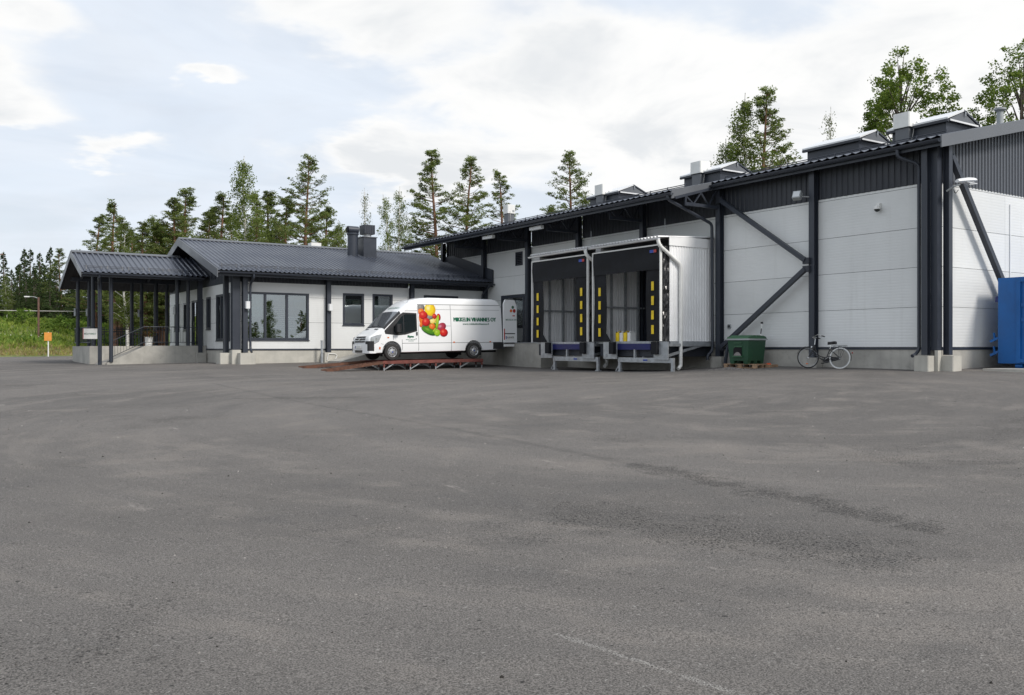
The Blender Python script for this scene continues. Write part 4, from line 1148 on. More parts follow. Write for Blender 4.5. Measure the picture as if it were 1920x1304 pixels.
def canister(y, m, label):
    t = thing('canister', (-2.15, y, .88), label, 'canister', 'canisters standing in the right loading dock')
    z = .885; x = -2.15
    MB().prism([(x - .13, y - .085), (x + .13, y - .085), (x + .15, y - .05), (x + .15, y + .05), (x + .13, y + .085), (x - .13, y + .085), (x - .15, y + .05), (x - .15, y - .05)], 'z', z, z + .32).build('can', m, t)
    MB().tube([(x - .10, y, z + .32), (x - .06, y, z + .37), (x + .06, y, z + .37), (x + .10, y, z + .32)], .014, 6).build('handle', m, t)
    MB().lathe([(.03, 0), (.03, .04)], (x - .11, y + .04, z + .32), n=10).build('cap', 'black_plastic', t)
for y, m, lb in ((11.30, 'yellow', 'left yellow canister in the right loading dock'), (11.08, 'pot_white', 'white canister between the two yellow ones in the dock'), (10.86, 'yellow', 'right yellow canister in the dock between two white ones'), (10.64, 'pot_white', 'rightmost white canister in the right loading dock')):
    canister(y, m, lb)

# ------------------------------------------------------------------ lamps and cameras on the walls
t = thing('floodlight', (-.35, 4.42, 5.45), 'grey square floodlight on the middle column of the hall', 'floodlight')
fl = MB().box(-.08, .08, -.13, .13, -.13, .13).build('housing', 'grey_trim', t, local=True); fl.rotation_euler = (0, R(28), R(18)); fl.location = (-.12, .16, .06)
g_ = MB().box(-.093, -.081, -.105, .105, -.105, .105).build('lens', 'lamp_lens', fl, local=True)
MB().tube([(-.24, 4.30, 5.45), (-.44, 4.50, 5.48)], .02, 6).build('bracket', 'galv', t)
t = thing('yard_lamp', (-.2, -.45, 5.2), 'pale flat lamp head on the corner column pointing right', 'lamp')
MB().tube([(-.0, -.16, 5.02), (-.03, -.40, 5.12), (.10, -.48, 5.17)], .03, 8).build('arm', 'grey_trim', t)
k = MB(); L_ = [(-.02, .06, .07), (.12, .10, .10), (.45, .14, .12), (.75, .13, .10), (.92, .05, .04)]
for (a, b_, c_) in L_:
    for j in range(10):
        th_ = 2 * math.pi * j / 10; k.v.append((a - .02, -.48 + b_ * math.cos(th_), 5.24 + a * .13 + c_ * math.sin(th_) * (.8 if math.sin(th_) > 0 else .45)))
for i in range(len(L_) - 1):
    for j in range(10): k.f.append((i * 10 + j, i * 10 + (j + 1) % 10, (i + 1) * 10 + (j + 1) % 10, (i + 1) * 10 + j))
k.f += [tuple(reversed(range(10))), tuple(40 + j for j in range(10))]
k.build('lamp_housing', 'white_metal', t, True)
MB().box(.30, .80, -.58, -.38, 5.235, 5.255).build('lens', 'lamp_lens', t)
pipe(t, [(-.08, -.40, 5.02), (-.02, -.42, 4.90), (.06, -.46, 5.02)], .01, 'black_plastic', 'cable')
def dome(x, y, z, nx, ny, label):
    t = thing('security_camera', (x, y, z), label, 'camera')
    MB().box(x - .05 + nx * .05, x + .05 + nx * .05, y - .05 + ny * .05, y + .05 + ny * .05, z + .02, z + .16).build('mount', 'white_paint', t)
    MB().lathe([(.02, .09), (.08, .07), (.095, .02), (.095, -.03)], (x + nx * .13, y + ny * .13, z), n=16).build('housing', 'white_paint', t, True)
    MB().lathe([(.088, -.03), (.075, -.075), (.035, -.105), (.004, -.112)], (x + nx * .13, y + ny * .13, z), n=16).build('dome', 'car_glass', t, True)
dome(0, 1.94, 4.80, -1, 0, 'white dome camera high on the right bay of the hall wall')
t = thing('security_camera', (-12.05, 24.1, 3.42), 'small white round camera at the top of the office corner', 'camera')
MB().lathe([(.065, 0), (.065, .10), (.05, .12)], (-12.05, 24.14, 3.40), (0, -1, 0), 14).build('housing', 'white_paint', t, True)
MB().lathe([(.032, 0), (.032, .01)], (-12.05, 24.02, 3.40), (0, -1, 0), 12).build('lens', 'car_glass', t)
def walllamp(x, y, label):
    t = thing('wall_lamp', (x, y, 2.3), label, 'lamp', 'pale box lamps on the office columns')
    MB().prism([(x - .10, y), (x - .08, y - .15), (x + .08, y - .15), (x + .10, y)], 'z', 2.32, 2.62).build('lamp_body', 'white_metal', t)
    MB().box(x - .07, x + .07, y - .14, y - .02, 2.30, 2.318).build('lens', 'lamp_lens', t)
walllamp(-12.16, 23.83, 'pale box lamp on the office corner column'); walllamp(-8.38, 23.97, 'pale box lamp on the office column right of the large window')
for y, lb in ((20.5, 'left pale strip lamp under the hall canopy edge'), (16.7, 'right pale strip lamp under the hall canopy edge')):
    t = thing('strip_lamp', (-2.15, y, 5.7), lb, 'lamp', 'strip lamps under the canopy')
    MB().box(-2.22, -2.06, y - .42, y + .42, 5.62, 5.75).build('lamp_body', 'white_metal', t); MB().box(-2.17, -2.11, y - .38, y - .30, 5.75, 5.86).box(-2.17, -2.11, y + .30, y + .38, 5.75, 5.86).build('hanger', 'galv', t)
t = thing('steel_pipe_post', (-8.84, 23.75, 0), 'short galvanised pipe standing beside the office column footing', 'post')
MB().tube([(-8.84, 23.75, -.2), (-8.84, 23.75, .95)], .06, 12).build('pipe', 'galv', t, True); MB().lathe([(.064, 0), (.064, .03)], (-8.84, 23.75, .95), n=12).build('cap', 'grey_trim', t)
t = thing('hose_loop', (-8.4, 23.72, 0), 'white looped hose hanging on the concrete footing of the office column', 'hose')
pts = [(-8.62, 23.72, .10), (-8.56, 23.71, .36), (-8.50, 23.72, .385), (-8.22, 23.715, .37), (-8.14, 23.71, .30), (-8.24, 23.715, .10), (-8.34, 23.71, .05), (-8.56, 23.72, .06)]
MB().tube(pts, .016, 6).build('loop', 'white_paint', t)
# ------------------------------------------------------------------ van
van = thing('delivery_van', (0, 0, 0), 'white high-roof delivery van with vegetable print and green lettering, rear door open', 'van')
TOPU = [0, .03, .08, .16, .45, .66, 1.0, 1.36, 1.62, 2.0, 2.4, 2.9, 6.05, 6.22, 6.36, 6.42]
TOPZ = [.84, .93, 1.0, 1.05, 1.25, 1.37, 1.70, 2.03, 2.24, 2.50, 2.61, 2.65, 2.64, 2.60, 2.46, 2.30]
BU = [0, .03, .08, .16, .32, .6, 1.0, 1.5, 2.1, 6.1, 6.3, 6.42]
BW = [.74, .82, .87, .90, .93, .955, .970, .98, .985, .985, .975, .95]
TW = [.25, .42, .55, 1.0, 1.25, 1.6, 2.0, 2.3, 2.5, 2.66]
TT = [.965, .99, 1.0, 1.0, .99, .965, .93, .90, .87, .82]
def topz(u): return float(np.interp(u, TOPU, TOPZ))
def hw(u, z): return float(np.interp(u, BU, BW) * np.interp(z, TW, TT))
def zbot(u): return float(np.interp(u, [0, .1, .5, 6.0, 6.42], [.34, .28, .30, .34, .40]))
def vtop(u, v):
    """height of the upper skin at lateral v (metres)"""
    h = hw(u, topz(u) - .12); a = min(1, abs(v) / h)
    return topz(u) - .035 * a * a - .10 * max(0, (a - .78) / .22) ** 2.2
def van_body():
    us = sorted({*TOPU, .2, .3, .55, .8, .9, 1.15, 1.25, 1.5, 1.8, 2.2, 2.6, 3.2, 3.8, 4.4, 5.0, 5.6, 6.15, 6.30})
    rings = []
    for u in us:
        zt, zb = topz(u), zbot(u); half = []
        zc = zt - .14
        half.append((hw(u, zb) * .82, zb))
        for k in range(12):
            z = zb + .03 + (zc - zb - .03) * k / 11; half.append((hw(u, z), z))
        h0 = hw(u, zc)
        for a in (.97, .93, .87, .78, .62, .4, .2): half.append((h0 * a, vtop(u, h0 * a)))
        half.append((0.0, zt))
        ring = [(u, -y, z) for y, z in half] + [(u, y, z) for y, z in reversed(half[:-1])]
        rings.append(ring)
    mb = MB(); n = len(rings[0])
    for r_ in rings: mb.v += r_
    for i in range(len(rings) - 1):
        for j in range(n):
            a = i * n + j; b = i * n + (j + 1) % n; mb.f.append((a, a + n, b + n, b))
    mb.f.append(tuple(range(n))); mb.f.append(tuple((len(rings) - 1) * n + j for j in reversed(range(n))))
    o = mb.build('body', 'van_white', van, True, 38); fix_normals(o)
    # wheel wells cut out of the shell
    for ux in (.99, 4.92):
        for s_ in (-1, 1):
            c = MB().lathe([(.43, 0), (.43, .36)], (ux, s_ * .66, .37), (0, s_, 0), 32).build('cut', 'van_dark'); fix_normals(c)
            md = o.modifiers.new('b', 'BOOLEAN'); md.object = c; md.operation = 'DIFFERENCE'; md.solver = 'EXACT'
            dg = bpy.context.evaluated_depsgraph_get(); dg.update()
            me = bpy.data.meshes.new_from_object(o.evaluated_get(dg)); o.modifiers.clear(); old = o.data; o.data = me; bpy.data.meshes.remove(old); bpy.data.objects.remove(c)
    if len(o.data.materials) == 0: o.data.materials.append(M['van_white'])
    for p in o.data.polygons: p.use_smooth = True
    o.data.set_sharp_from_angle(angle=R(38))
    return o
vb_ = van_body()
def side_y(u, z, off, s_=-1): return s_ * (hw(u, z) + off)
def side_patch(name, m, poly, off=.006, parent=van, s_=-1, res=.10):
    """polygon in (u, z) draped on the side skin, subdivided in u and z"""
    import bmesh
    bm = bmesh.new(); vs = [bm.verts.new((u, 0, z)) for u, z in poly]; bm.faces.new(vs)
    u0, u1 = min(p[0] for p in poly), max(p[0] for p in poly); z0, z1 = min(p[1] for p in poly), max(p[1] for p in poly)
    for a, lo, hi, nr in ((0, u0, u1, (1, 0, 0)), (2, z0, z1, (0, 0, 1))):
        k = lo + res
        while k < hi - .01:
            co = (k, 0, 0) if a == 0 else (0, 0, k)
            bmesh.ops.bisect_plane(bm, geom=bm.verts[:] + bm.edges[:] + bm.faces[:], plane_co=co, plane_no=nr); k += res
    mb = MB(); bm.verts.index_update()
    mb.v = [(v.co.x, side_y(v.co.x, v.co.z, off, s_), v.co.z) for v in bm.verts]; mb.f = [tuple(v.index for v in f.verts) for f in bm.faces]
    bm.free()
    return mb.build(name, m, parent, True, 60, local=True)
def strip(u0, z0, u1, z1, w_=.009, off=.003, m='seam_grey', parent=vb_):
    if abs(u1 - u0) > abs(z1 - z0): poly = [(u0, z0 - w_), (u1, z1 - w_), (u1, z1 + w_), (u0, z0 + w_)]
    else: poly = [(u0 - w_, z0), (u0 + w_, z0), (u1 + w_, z1), (u1 - w_, z1)]
    return side_patch('seam', m, poly, off, parent)
# upper-skin patches (windscreen, bonnet vents)
def top_patch(name, m, u0, u1, v0a, v0b, off=.012, nv=14, nu=10, parent=van, v1=None):
    mb = MB()
    for i in range(nu + 1):
        u = u0 + (u1 - u0) * i / nu; a = v0a + (v0b - v0a) * i / nu
        for j in range(nv + 1):
            lo = -a if v1 is None else v1[0]; hi = a if v1 is None else v1[1]
            v = lo + (hi - lo) * j / nv; du = .02
            sl_ = (topz(u + du) - topz(u - du)) / (2 * du); nx, nz = -sl_, 1.0; L = math.hypot(nx, nz)
            mb.v.append((u + nx / L * off, v, vtop(u, v) + nz / L * off))
    for i in range(nu):
        for j in range(nv):
            a = i * (nv + 1) + j; mb.f.append((a, a + nv + 1, a + nv + 2, a + 1))
    return mb.build(name, m, parent, True, 60, local=True)
ws = top_patch('windscreen', 'windscreen_glass', .70, 1.36, .79, .80)
top_patch('windscreen_edge', 'van_black', .645, .70, .84, .84, off=.009, parent=ws)
for s_ in (-1, 1): top_patch('pillar', 'van_black', .66, 1.42, 0, 0, off=.010, nv=5, parent=ws, v1=tuple(sorted((s_ * .785, s_ * .93))))
top_patch('bonnet_vent', 'van_black', .50, .56, .0, .0, parent=van, v1=(-.62, -.30)); top_patch('bonnet_vent', 'van_black', .50, .56, .0, .0, parent=van, v1=(.30, .62))
wp = MB()
for v0, v1 in ((-.55, -.05), (.05, .60)): wp.tube([(.66, v0, vtop(.66, v0) + .03), (.80, v1, vtop(.80, v1) + .03)], .012, 6)
wp.build('wiper', 'van_black', ws, local=True)
for s_ in (-1, 1):
    dn = side_patch('door_window_trim', 'van_black', [(.70, 1.09), (1.28, 1.03), (1.62, 1.06), (2.16, 1.20), (2.16, 1.96), (1.53, 1.985), (1.36, 1.89), (.80, 1.36), (.655, 1.22)], .004, s_=s_)
    side_patch('door_window', 'car_glass', [(1.10, 1.13), (1.52, 1.11), (1.52, 1.86), (1.44, 1.80), (1.10, 1.38)], .009, dn, s_)
    side_patch('door_window', 'car_glass', [(1.56, 1.12), (2.11, 1.25), (2.11, 1.91), (1.64, 1.91), (1.56, 1.88)], .009, dn, s_)
    mi = MB().prism([(1.12, s_ * 1.03), (1.30, s_ * 1.01), (1.32, s_ * 1.20), (1.22, s_ * 1.26), (1.12, s_ * 1.22)], 'z', 1.16, 1.50).build('mirror', 'van_black', van, local=True)
    MB().box(1.16, 1.26, *sorted((s_ * .96, s_ * 1.05)), 1.14, 1.20).build('mirror_arm', 'van_black', mi, local=True)
    hl = side_patch('headlight', 'headlight_glass', [(.06, .72), (.22, .69), (.40, .79), (.52, 1.05), (.34, 1.03), (.10, .95)], .008, s_=s_)
    side_patch('headlight_bezel', 'seam_grey', [(.05, .705), (.22, .675), (.41, .78), (.535, 1.065), (.34, 1.045), (.09, .96)], .004, hl, s_)
    for uu, zz in ((.16, .83), (.30, .88)):
        side_patch('reflector', 'chrome', [(uu + .045 * math.cos(a * math.pi / 5), zz + .05 * math.sin(a * math.pi / 5)) for a in range(10)], .011, hl, s_)
    side_patch('indicator', 'amber_lamp', [(.78, .92), (.86, .92), (.86, .965), (.78, .965)], .012, s_=s_)
    side_patch('side_marker', 'amber_lamp', [(.42, .46), (.48, .46), (.48, .56), (.42, .56)], .01, s_=s_)
    for uu in (3.88, 5.72): side_patch('side_marker', 'amber_lamp', [(uu, .70), (uu + .09, .70), (uu + .09, .75), (uu, .75)], .01, s_=s_)
side_patch('door_handle', 'van_black', [(2.10, 1.02), (2.17, 1.02), (2.17, 1.17), (2.10, 1.17)], .018)
side_patch('lock', 'van_black', [(2.08, .86), (2.115, .86), (2.115, .895), (2.08, .895)], .01)
# pressed lines and door gaps
strip(2.22, .38, 2.22, 2.38); strip(2.22, 2.33, 6.36, 2.33, .012); strip(3.80, .36, 3.80, 2.32); strip(3.80, 2.12, 6.3, 2.12, .006); strip(2.24, 2.12, 3.78, 2.12, .006)
strip(3.82, 1.42, 6.32, 1.42, .006, m='van_white'); strip(1.45, .70, 6.38, .70, .010); strip(1.05, 1.03, 1.05, .84); strip(1.45, .86, 1.46, .42); strip(1.62, 2.05, 2.2, 2.06, .008); strip(.5, .70, .62, .66, .006)
strip(2.24, 1.42, 3.78, 1.42, .006)
# front end: grille bars, badge, lower intake, plate
for z, a in ((.97, .36), (.885, .40), (.78, .40)):
    u_ = float(np.interp(z, [.78, .84, .93, 1.0], [-.012, -.012, .018, .07]))
    MB().box(u_ - .014, u_ + .05, -a - .08, a + .08, z - .03, z + .03).build('grille_bar', 'van_black', van, local=True)
MB().lathe([(.06, 0), (.06, .012), (.045, .018)], (-.022, 0, .885), (-1, 0, 0), 16).build('badge', 'chrome', van, True, local=True)
bp = MB(); BP = [(.12, .925), (.02, .86), (-.05, .56), (-.075, 0)]
prof = [(p[0], -p[1]) for p in BP] + [(p[0], p[1]) for p in reversed(BP[:-1])]
bp.prism(prof + [(.3, .90), (.3, -.90)], 'z', .30, .68)
bpo = bp.build('front_bumper', 'van_white', van, True, 30, local=True); fix_normals(bpo)
MB().box(-.09, -.02, -.34, .34, .33, .43).build('lower_intake', 'van_black', bpo, local=True)
for s_ in (-1, 1): MB().prism([(-.035, s_ * .60), (.015, s_ * .865), (.13, s_ * .935), (.20, s_ * .94), (.10, s_ * .60)], 'z', .40, .80).build('corner_guard', 'van_black', bpo, local=True)
fp = MB().box(-.115, -.098, -.26, .26, .50, .61).build('number_plate', 'plate_white', bpo, local=True)
MB().box(-.118, -.1155, .21, .26, .50, .61).build('plate_band', 'plate_blue', fp, local=True)
MB().box(5.92, 6.50, -1.0, -.55, .40, .70).box(6.36, 6.50, -.55, .55, .40, .60).box(5.92, 6.50, .55, 1.0, .40, .70).build('rear_bumper', 'van_black', van, local=True)
MB().box(.5, 6.2, -.75, .75, .26, .36).build('underbody', 'van_dark', van, local=True)
MB().box(6.425, 6.44, -.80, .80, .75, 2.30).build('cargo_opening', 'van_dark', van, local=True)
# wheels
def wheel(u, s_):
    c = (u, s_ * .93, .345); ax = (0, s_, 0)
    wv = MB().lathe([(.20, -.10), (.30, -.115), (.335, -.10), (.345, -.06), (.345, .045), (.333, .075), (.30, .09), (.225, .085), (.215, .06)], c, ax, 36).build('wheel', 'rubber', van, True, 35, local=True)
    rm = MB().lathe([(.215, .045), (.213, .075), (.195, .078), (.175, .058), (.10, .066), (.07, .088), (.03, .092), (.004, .092)], c, ax, 36).build('hubcap', 'rim_silver', wv, True, 30, local=True)
    for i in range(7):
        a = 2 * math.pi * i / 7 + .3; r_ = .165
        MB().lathe([(.026, 0), (.026, .006)], (u + r_ * math.cos(a), s_ * (.93 + .062), .345 + r_ * math.sin(a)), ax, 8).build('hub_slot', 'van_dark', rm, local=True)
    MB().lathe([(.032, 0), (.028, .006)], (u, s_ * (.93 + .092), .345), ax, 12).build('hub_badge', 'plate_blue', rm, local=True)
for u in (.99, 4.92):
    for s_ in (-1, 1): wheel(u, s_)
    for s_ in (-1, 1): MB().box(u + .36, u + .39, *sorted((s_ * .76, s_ * .96)), .14, .48).build('mudflap', 'van_black', van, local=True)
# open rear door (its outer face looks at the camera), hinged on the near rear corner
dr_ = MB()
Dp = [(0, .50), (.74, .50), (.74, 2.30), (.62, 2.58), (.10, 2.60), (0, 2.40)]
dr_.prism(Dp, 'y', -.03, .03)
rd = dr_.build('rear_door', 'van_white', van, local=True)
rd.location = (6.46, -.99, 0); rd.rotation_euler = (0, 0, R(4))
MB().box(.0, .75, -.045, -.031, .62, .68).build('door_step', 'van_black', rd, local=True)
MB().box(.06, .62, -.045, -.031, 1.06, 1.10).build('plate_light', 'van_black', rd, local=True)
rp = MB().box(.10, .58, -.042, -.031, .84, .97).build('number_plate', 'plate_white', rd, local=True)
MB().box(.10, .145, -.045, -.0425, .84, .97).build('plate_band', 'plate_blue', rp, local=True)
def door_text(txt, x, w_, z, h_, m, parent=rd, y=-.0345):
    vs, fs = text_fit(txt, w_, h_, .012); mb = MB(); mb.v = [(x + a, y, z + b) for a, b in vs]; mb.f = fs; return mb.build('lettering', m, parent, local=True)
door_text('AUP-478', .17, .38, .87, .075, 'van_black', rp, -.0435)
door_text('MIKKELIN VIH', .12, .60, 1.66, .075, 'print_green')
MB().box(.34, .60, -.0345, -.0315, 2.12, 2.30).build('vegetable_print', 'yellow', rd, local=True) if False else None
for (x, z, r_, m) in ((.42, 2.10, .07, 'amber_lamp'), (.52, 2.26, .07, 'green_lid'), (.60, 2.10, .085, 'red_lamp')):
    MB().lathe([(r_, 0), (r_, .003)], (x, -.031, z), (0, -1, 0), 14).build('vegetable_print', m, rd, local=True)
MB().box(.50, .62, -.05, -.031, 1.86, 1.90).build('door_lamp', 'red_lamp', rd, local=True)
MB().box(.01, .05, -.05, -.031, .80, 1.3).build('tail_lamp', 'red_lamp', rd, local=True)
# lettering and vegetable print on the side
def side_text(txt, u0, w_, z0, h_, m, bold=.0, off=.0045, name='lettering'):
    vs, fs = text_fit(txt, w_ - bold, h_, 0); mb = MB()
    for i, du in enumerate((0, bold / 2, bold) if bold else (0,)):                 # heavier strokes
        k_ = len(mb.v); mb.v += [(u0 + a + du, side_y(u0 + a + du, z0 + b, off + i * .0006), z0 + b) for a, b in vs]; mb.f += [tuple(k_ + j for j in f) for f in fs]
    return mb.build(name, m, vb_, local=True)
side_text('MIKKELIN VIHANNES OY', 3.93, 2.18, 1.615, .175, 'print_green', .03)
side_text('www.mikkelinvihannes.fi', 4.38, 1.34, 1.470, .085, 'print_green', .008)
# brow lettering above the windscreen
vs_, fs_ = text_fit('MIKKELIN VIHANNES OY', 1.05, .10, .012); kb = MB()
for a, b_ in vs_:
    u_, v_ = 1.52 + b_ * .8, .525 - a; kb.v.append((u_ - .004, v_, vtop(u_, v_) + .008))
kb.f = fs_; kb.build('lettering', 'print_green', vb_, local=True)
side_text('Rytu', 1.70, .29, .905, .125, 'print_green', .03)
for z in (.845, .79):
    kk = MB(); u = 1.62 if z > .8 else 1.74; rr = random.Random(int(z * 100))
    while u < (2.05 if z > .8 else 1.98):
        w_ = rr.uniform(.02, .06); kk.quad((u, side_y(u, z, .0045), z - .012), (u + w_, side_y(u + w_, z, .0045), z - .012), (u + w_, side_y(u + w_, z, .0045), z + .012), (u, side_y(u, z, .0045), z + .012)); u += w_ + .018
    kk.build('small_print', 'print_green', vb_, local=True)
def print_mat(name, cin, cmid, cout):
    m, t, b = base_mat(name)
    at = t.node('ShaderNodeVertexColor', layer_name='r')
    r_ = t.sep(at.outputs[0])[0]
    c = t.mix(t.ramp(r_, .0, .45), cin, cmid); c = t.mix(t.ramp(r_, .6, 1.0), c, cout)
    t.l.new(c, b.inputs['Base Color']); b.inputs['Roughness'].default_value = .3
print_mat('pr_red', (.80, .16, .10), (.55, .018, .015), (.24, .005, .01)); print_mat('pr_yellow', (.85, .80, .42), (.80, .58, .02), (.66, .36, .01))
print_mat('pr_green', (.20, .36, .04), (.07, .22, .015), (.012, .075, .012)); print_mat('pr_lime', (.50, .62, .10), (.30, .48, .02), (.14, .32, .01))
print_mat('pr_orange', (.80, .38, .12), (.70, .16, .02), (.45, .05, .01)); print_mat('pr_onion', (.62, .30, .38), (.38, .04, .07), (.20, .01, .03))
print_mat('pr_grey', (.35, .34, .33), (.22, .21, .20), (.05, .05, .05)); print_mat('pr_corn', (.85, .78, .40), (.80, .66, .20), (.62, .42, .06))
VP = MB
def veg(m, X, Y, rx, ry, rot=0, layer=0, hx=-.25, hy=-.3, clip=None):
    """one printed fruit: ellipse in print pixels, 3 rings, brightness stored as distance from its highlight"""
    u0, z0 = 2.245 + (X - 140) * .00157, 2.33 - (Y - 150) * .00138
    a_, b_ = rx * .00157, ry * .00138; n = 28; mb = MB(); col = []
    co, si = math.cos(rot), math.sin(rot); off = .004 + layer * .0006
    def add(f, th):
        e = f * a_ * math.cos(th); g = f * b_ * math.sin(th); uu = u0 + e * co - g * si; zz = z0 + e * si + g * co
        uu = max(uu, 2.245); zz = min(zz, 2.315)
        mb.v.append((uu, side_y(uu, zz, off), zz))
        col.append(min(1, math.hypot(f * math.cos(th) - hx, f * math.sin(th) + hy) / 1.25))
    add(0, 0)
    for f in (.35, .7, 1.0):
        for j in range(n): add(f, 2 * math.pi * j / n)
    mb.f = [(0, 1 + j, 1 + (j + 1) % n) for j in range(n)]
    for r_ in range(2):
        for j in range(n): mb.f.append((1 + r_ * n + j, 1 + (r_ + 1) * n + j, 1 + (r_ + 1) * n + (j + 1) % n, 1 + r_ * n + (j + 1) % n))
    o = mb.build('vegetable_print', m, vb_, local=True)
    ca = o.data.color_attributes.new('r', 'FLOAT_COLOR', 'POINT')
    for i, c in enumerate(col): ca.data[i].color = (c, c, c, 1)
    for p in o.data.polygons: p.use_smooth = True
for i, a in enumerate((('pr_grey', 350, 610, 190, 270), ('pr_corn', 560, 600, 130, 150), ('pr_green', 520, 820, 190, 130), ('pr_orange', 260, 560, 110, 230), ('pr_grey', 230, 250, 110, 130), ('pr_grey', 470, 540, 120, 80), ('pr_orange', 225, 370, 100, 95), ('pr_yellow', 505, 300, 165, 205, .35), ('pr_red', 290, 480, 130, 125), ('pr_red', 625, 510, 62, 85),
    ('pr_red', 750, 540, 66, 112), ('pr_corn', 560, 665, 92, 72), ('pr_orange', 205, 765, 45, 85), ('pr_red', 365, 690, 122, 128), ('pr_onion', 830, 835, 145, 120, .4), ('pr_orange', 545, 825, 95, 95),
    ('pr_green', 430, 965, 235, 100, -.42), ('pr_lime', 690, 1020, 95, 105), ('pr_red', 895, 1015, 125, 125), ('pr_lime', 705, 690, 46, 225, -.17), ('pr_lime', 610, 925, 80, 30, .75))):
    veg(*a[:5], rot=a[5] if len(a) > 5 else 0, layer=i)
MB().tube([(1.86, -.55, 2.36), (2.18, -.62, 2.86)], .006, 5).lathe([(.02, 0), (.02, .03)], (1.86, -.55, 2.35), n=8).build('antenna', 'van_black', van, local=True)
van.location = (-8.50, 20.38, .118); van.rotation_euler = (0, -.0125, 0)

# ------------------------------------------------------------------ steel trackway under the van
rp_ = thing('vehicle_ramp', (-7, 20.4, -.3), 'rusty red steel trackway ramp carrying the white van', 'ramp')
def tz(x): return .108 + (x + 7.51) * .0125
for (ya, yb, tip) in ((19.24, 19.80, -10.45), (20.96, 21.52, -10.75)):
    tk = MB(); tk.beam((-8.0, (ya + yb) / 2, tz(-8) - .025), (-3.2, (ya + yb) / 2, tz(-3.2) - .025), yb - ya - .1, .03).build('track_plate', 'rust_red', rp_)
    for y in (ya + .025, yb - .025): MB().beam((-8.0, y, tz(-8) - .055), (-3.2, y, tz(-3.2) - .055), .05, .13).build('side_rail', 'rust_red', rp_)
    zt_ = gz(tip, ya) + .03
    for y in (ya + .025, yb - .025): MB().beam((-8.0, y, tz(-8) - .06), (tip, y, zt_), .05, .11).build('ramp_rail', 'rust_brown', rp_)
    for i in range(13):
        x = -8.1 + (tip + 8.2) * i / 12; z = tz(-8) - .03 + (zt_ - tz(-8) + .03) * i / 12
        MB().beam((x, ya + .05, z), (x, yb - .05, z), .09, .03).build('ramp_rung', 'rust_brown', rp_)
    for x in (-7.95, -6.75, -5.55, -4.35, -3.26):
        for y in (ya + .03, yb - .03):
            lg = MB().beam((x, y, tz(x) - .10), (x, y, tz(x) - .26), .06, .06, (1, 0, 0)).build('leg_socket', 'rust_red', rp_)
            MB().beam((x, y, tz(x) - .24), (x, y, gz(x, y) - .03), .042, .042, (1, 0, 0)).build('leg', 'galv', lg)
        if x < -3.5: MB().beam((x + .04, ya + .03, gz(x, ya) + .06), (x + .42, ya + .03, tz(x) - .12), .03, .04).beam((x - .04, yb - .03, gz(x, yb) + .06), (x - .42, yb - .03, tz(x) - .12), .03, .04).build('diagonal_brace', 'galv', rp_)
MB().beam((-8.0, 19.3, tz(-8) - .1), (-8.0, 21.5, tz(-8) - .1), .06, .06).beam((-3.3, 19.3, tz(-3.3) - .12), (-3.3, 21.5, tz(-3.3) - .12), .06, .06).build('cross_tie', 'rust_red', rp_)

# ------------------------------------------------------------------ bicycle
bk = thing('bicycle', (0, 0, 0), 'black step-through bicycle with a white rear tyre leaning by the hall column', 'bicycle')
WR, WB_ = .345, 1.08
def bwheel(name, c, axis, tyre):
    wv = MB().ring(c, axis, WR - .018, .019, 40, 8).build(name, tyre, bk, True, local=True)
    MB().ring(c, axis, WR - .045, .007, 40, 6, .011).build('rim', 'galv', wv, True, local=True)
    a = Vector(axis).normalized(); u = a.cross(Vector((0, 0, 1))).normalized(); v = a.cross(u)
    sp = MB()
    for i in range(20):
        t_ = 2 * math.pi * i / 20; o = u * math.cos(t_) + v * math.sin(t_)
        sp.tube([Vector(c) + a * (.03 if i % 2 else -.03) + o * .02, Vector(c) + o * (WR - .05)], .0013, 4, False)
    sp.build('spokes', 'galv', wv, local=True)
    MB().tube([Vector(c) - a * .05, Vector(c) + a * .05], .022, 8).build('hub', 'chrome', wv, local=True)
    return wv
st = R(36)
fax = (-math.sin(st), math.cos(st), 0); fd = Vector((math.cos(st), math.sin(st), 0))
hd = Vector((.86, 0, .66)); fc = Vector((.90, 0, 0)) + fd * .15; fc.z = WR
bwheel('rear_wheel', (0, 0, WR), (0, 1, 0), 'white_paint'); fw_ = bwheel('front_wheel', fc, fax, 'rubber')
k = MB()
def fr(a, b, r_=.016): k.tube([a, b], r_, 8)
bb = Vector((.46, 0, .29)); sc_ = Vector((.34, 0, .64)); hb = Vector((.90, 0, .60)); ht = Vector((.855, 0, .78))
k.tube([hb, hb + Vector((-.06, 0, -.14)), Vector((.70, 0, .36)), Vector((.58, 0, .30)), bb], .018, 8)
k.tube([ht + Vector((0, 0, -.04)), Vector((.78, 0, .52)), Vector((.66, 0, .40)), Vector((.48, 0, .36))], .015, 8)
fr(bb, sc_, .017); fr(ht, hb, .021)
for s_ in (-.06, .06):
    k.tube([bb, (.22, s_, .32), (0, s_, WR)], .010, 6); k.tube([sc_ - Vector((0, 0, .03)), (.20, s_ * .8, .52), (0, s_, WR)], .009, 6)
k.build('frame', 'black_plastic', bk, True, local=True)
f_ = MB(); ay = Vector(fax)
for s_ in (-.05, .05): f_.tube([hb + ay * s_ * .8 + Vector((.01, 0, 0)), hb + ay * s_ + fd * .05 - Vector((0, 0, .10)), fc + ay * s_], .011, 6)
f_.build('fork', 'black_plastic', bk, local=True)
MB().tube([sc_, Vector((.29, 0, .80))], .013, 8).build('seat_post', 'chrome', bk, local=True)
sd = MB(); 
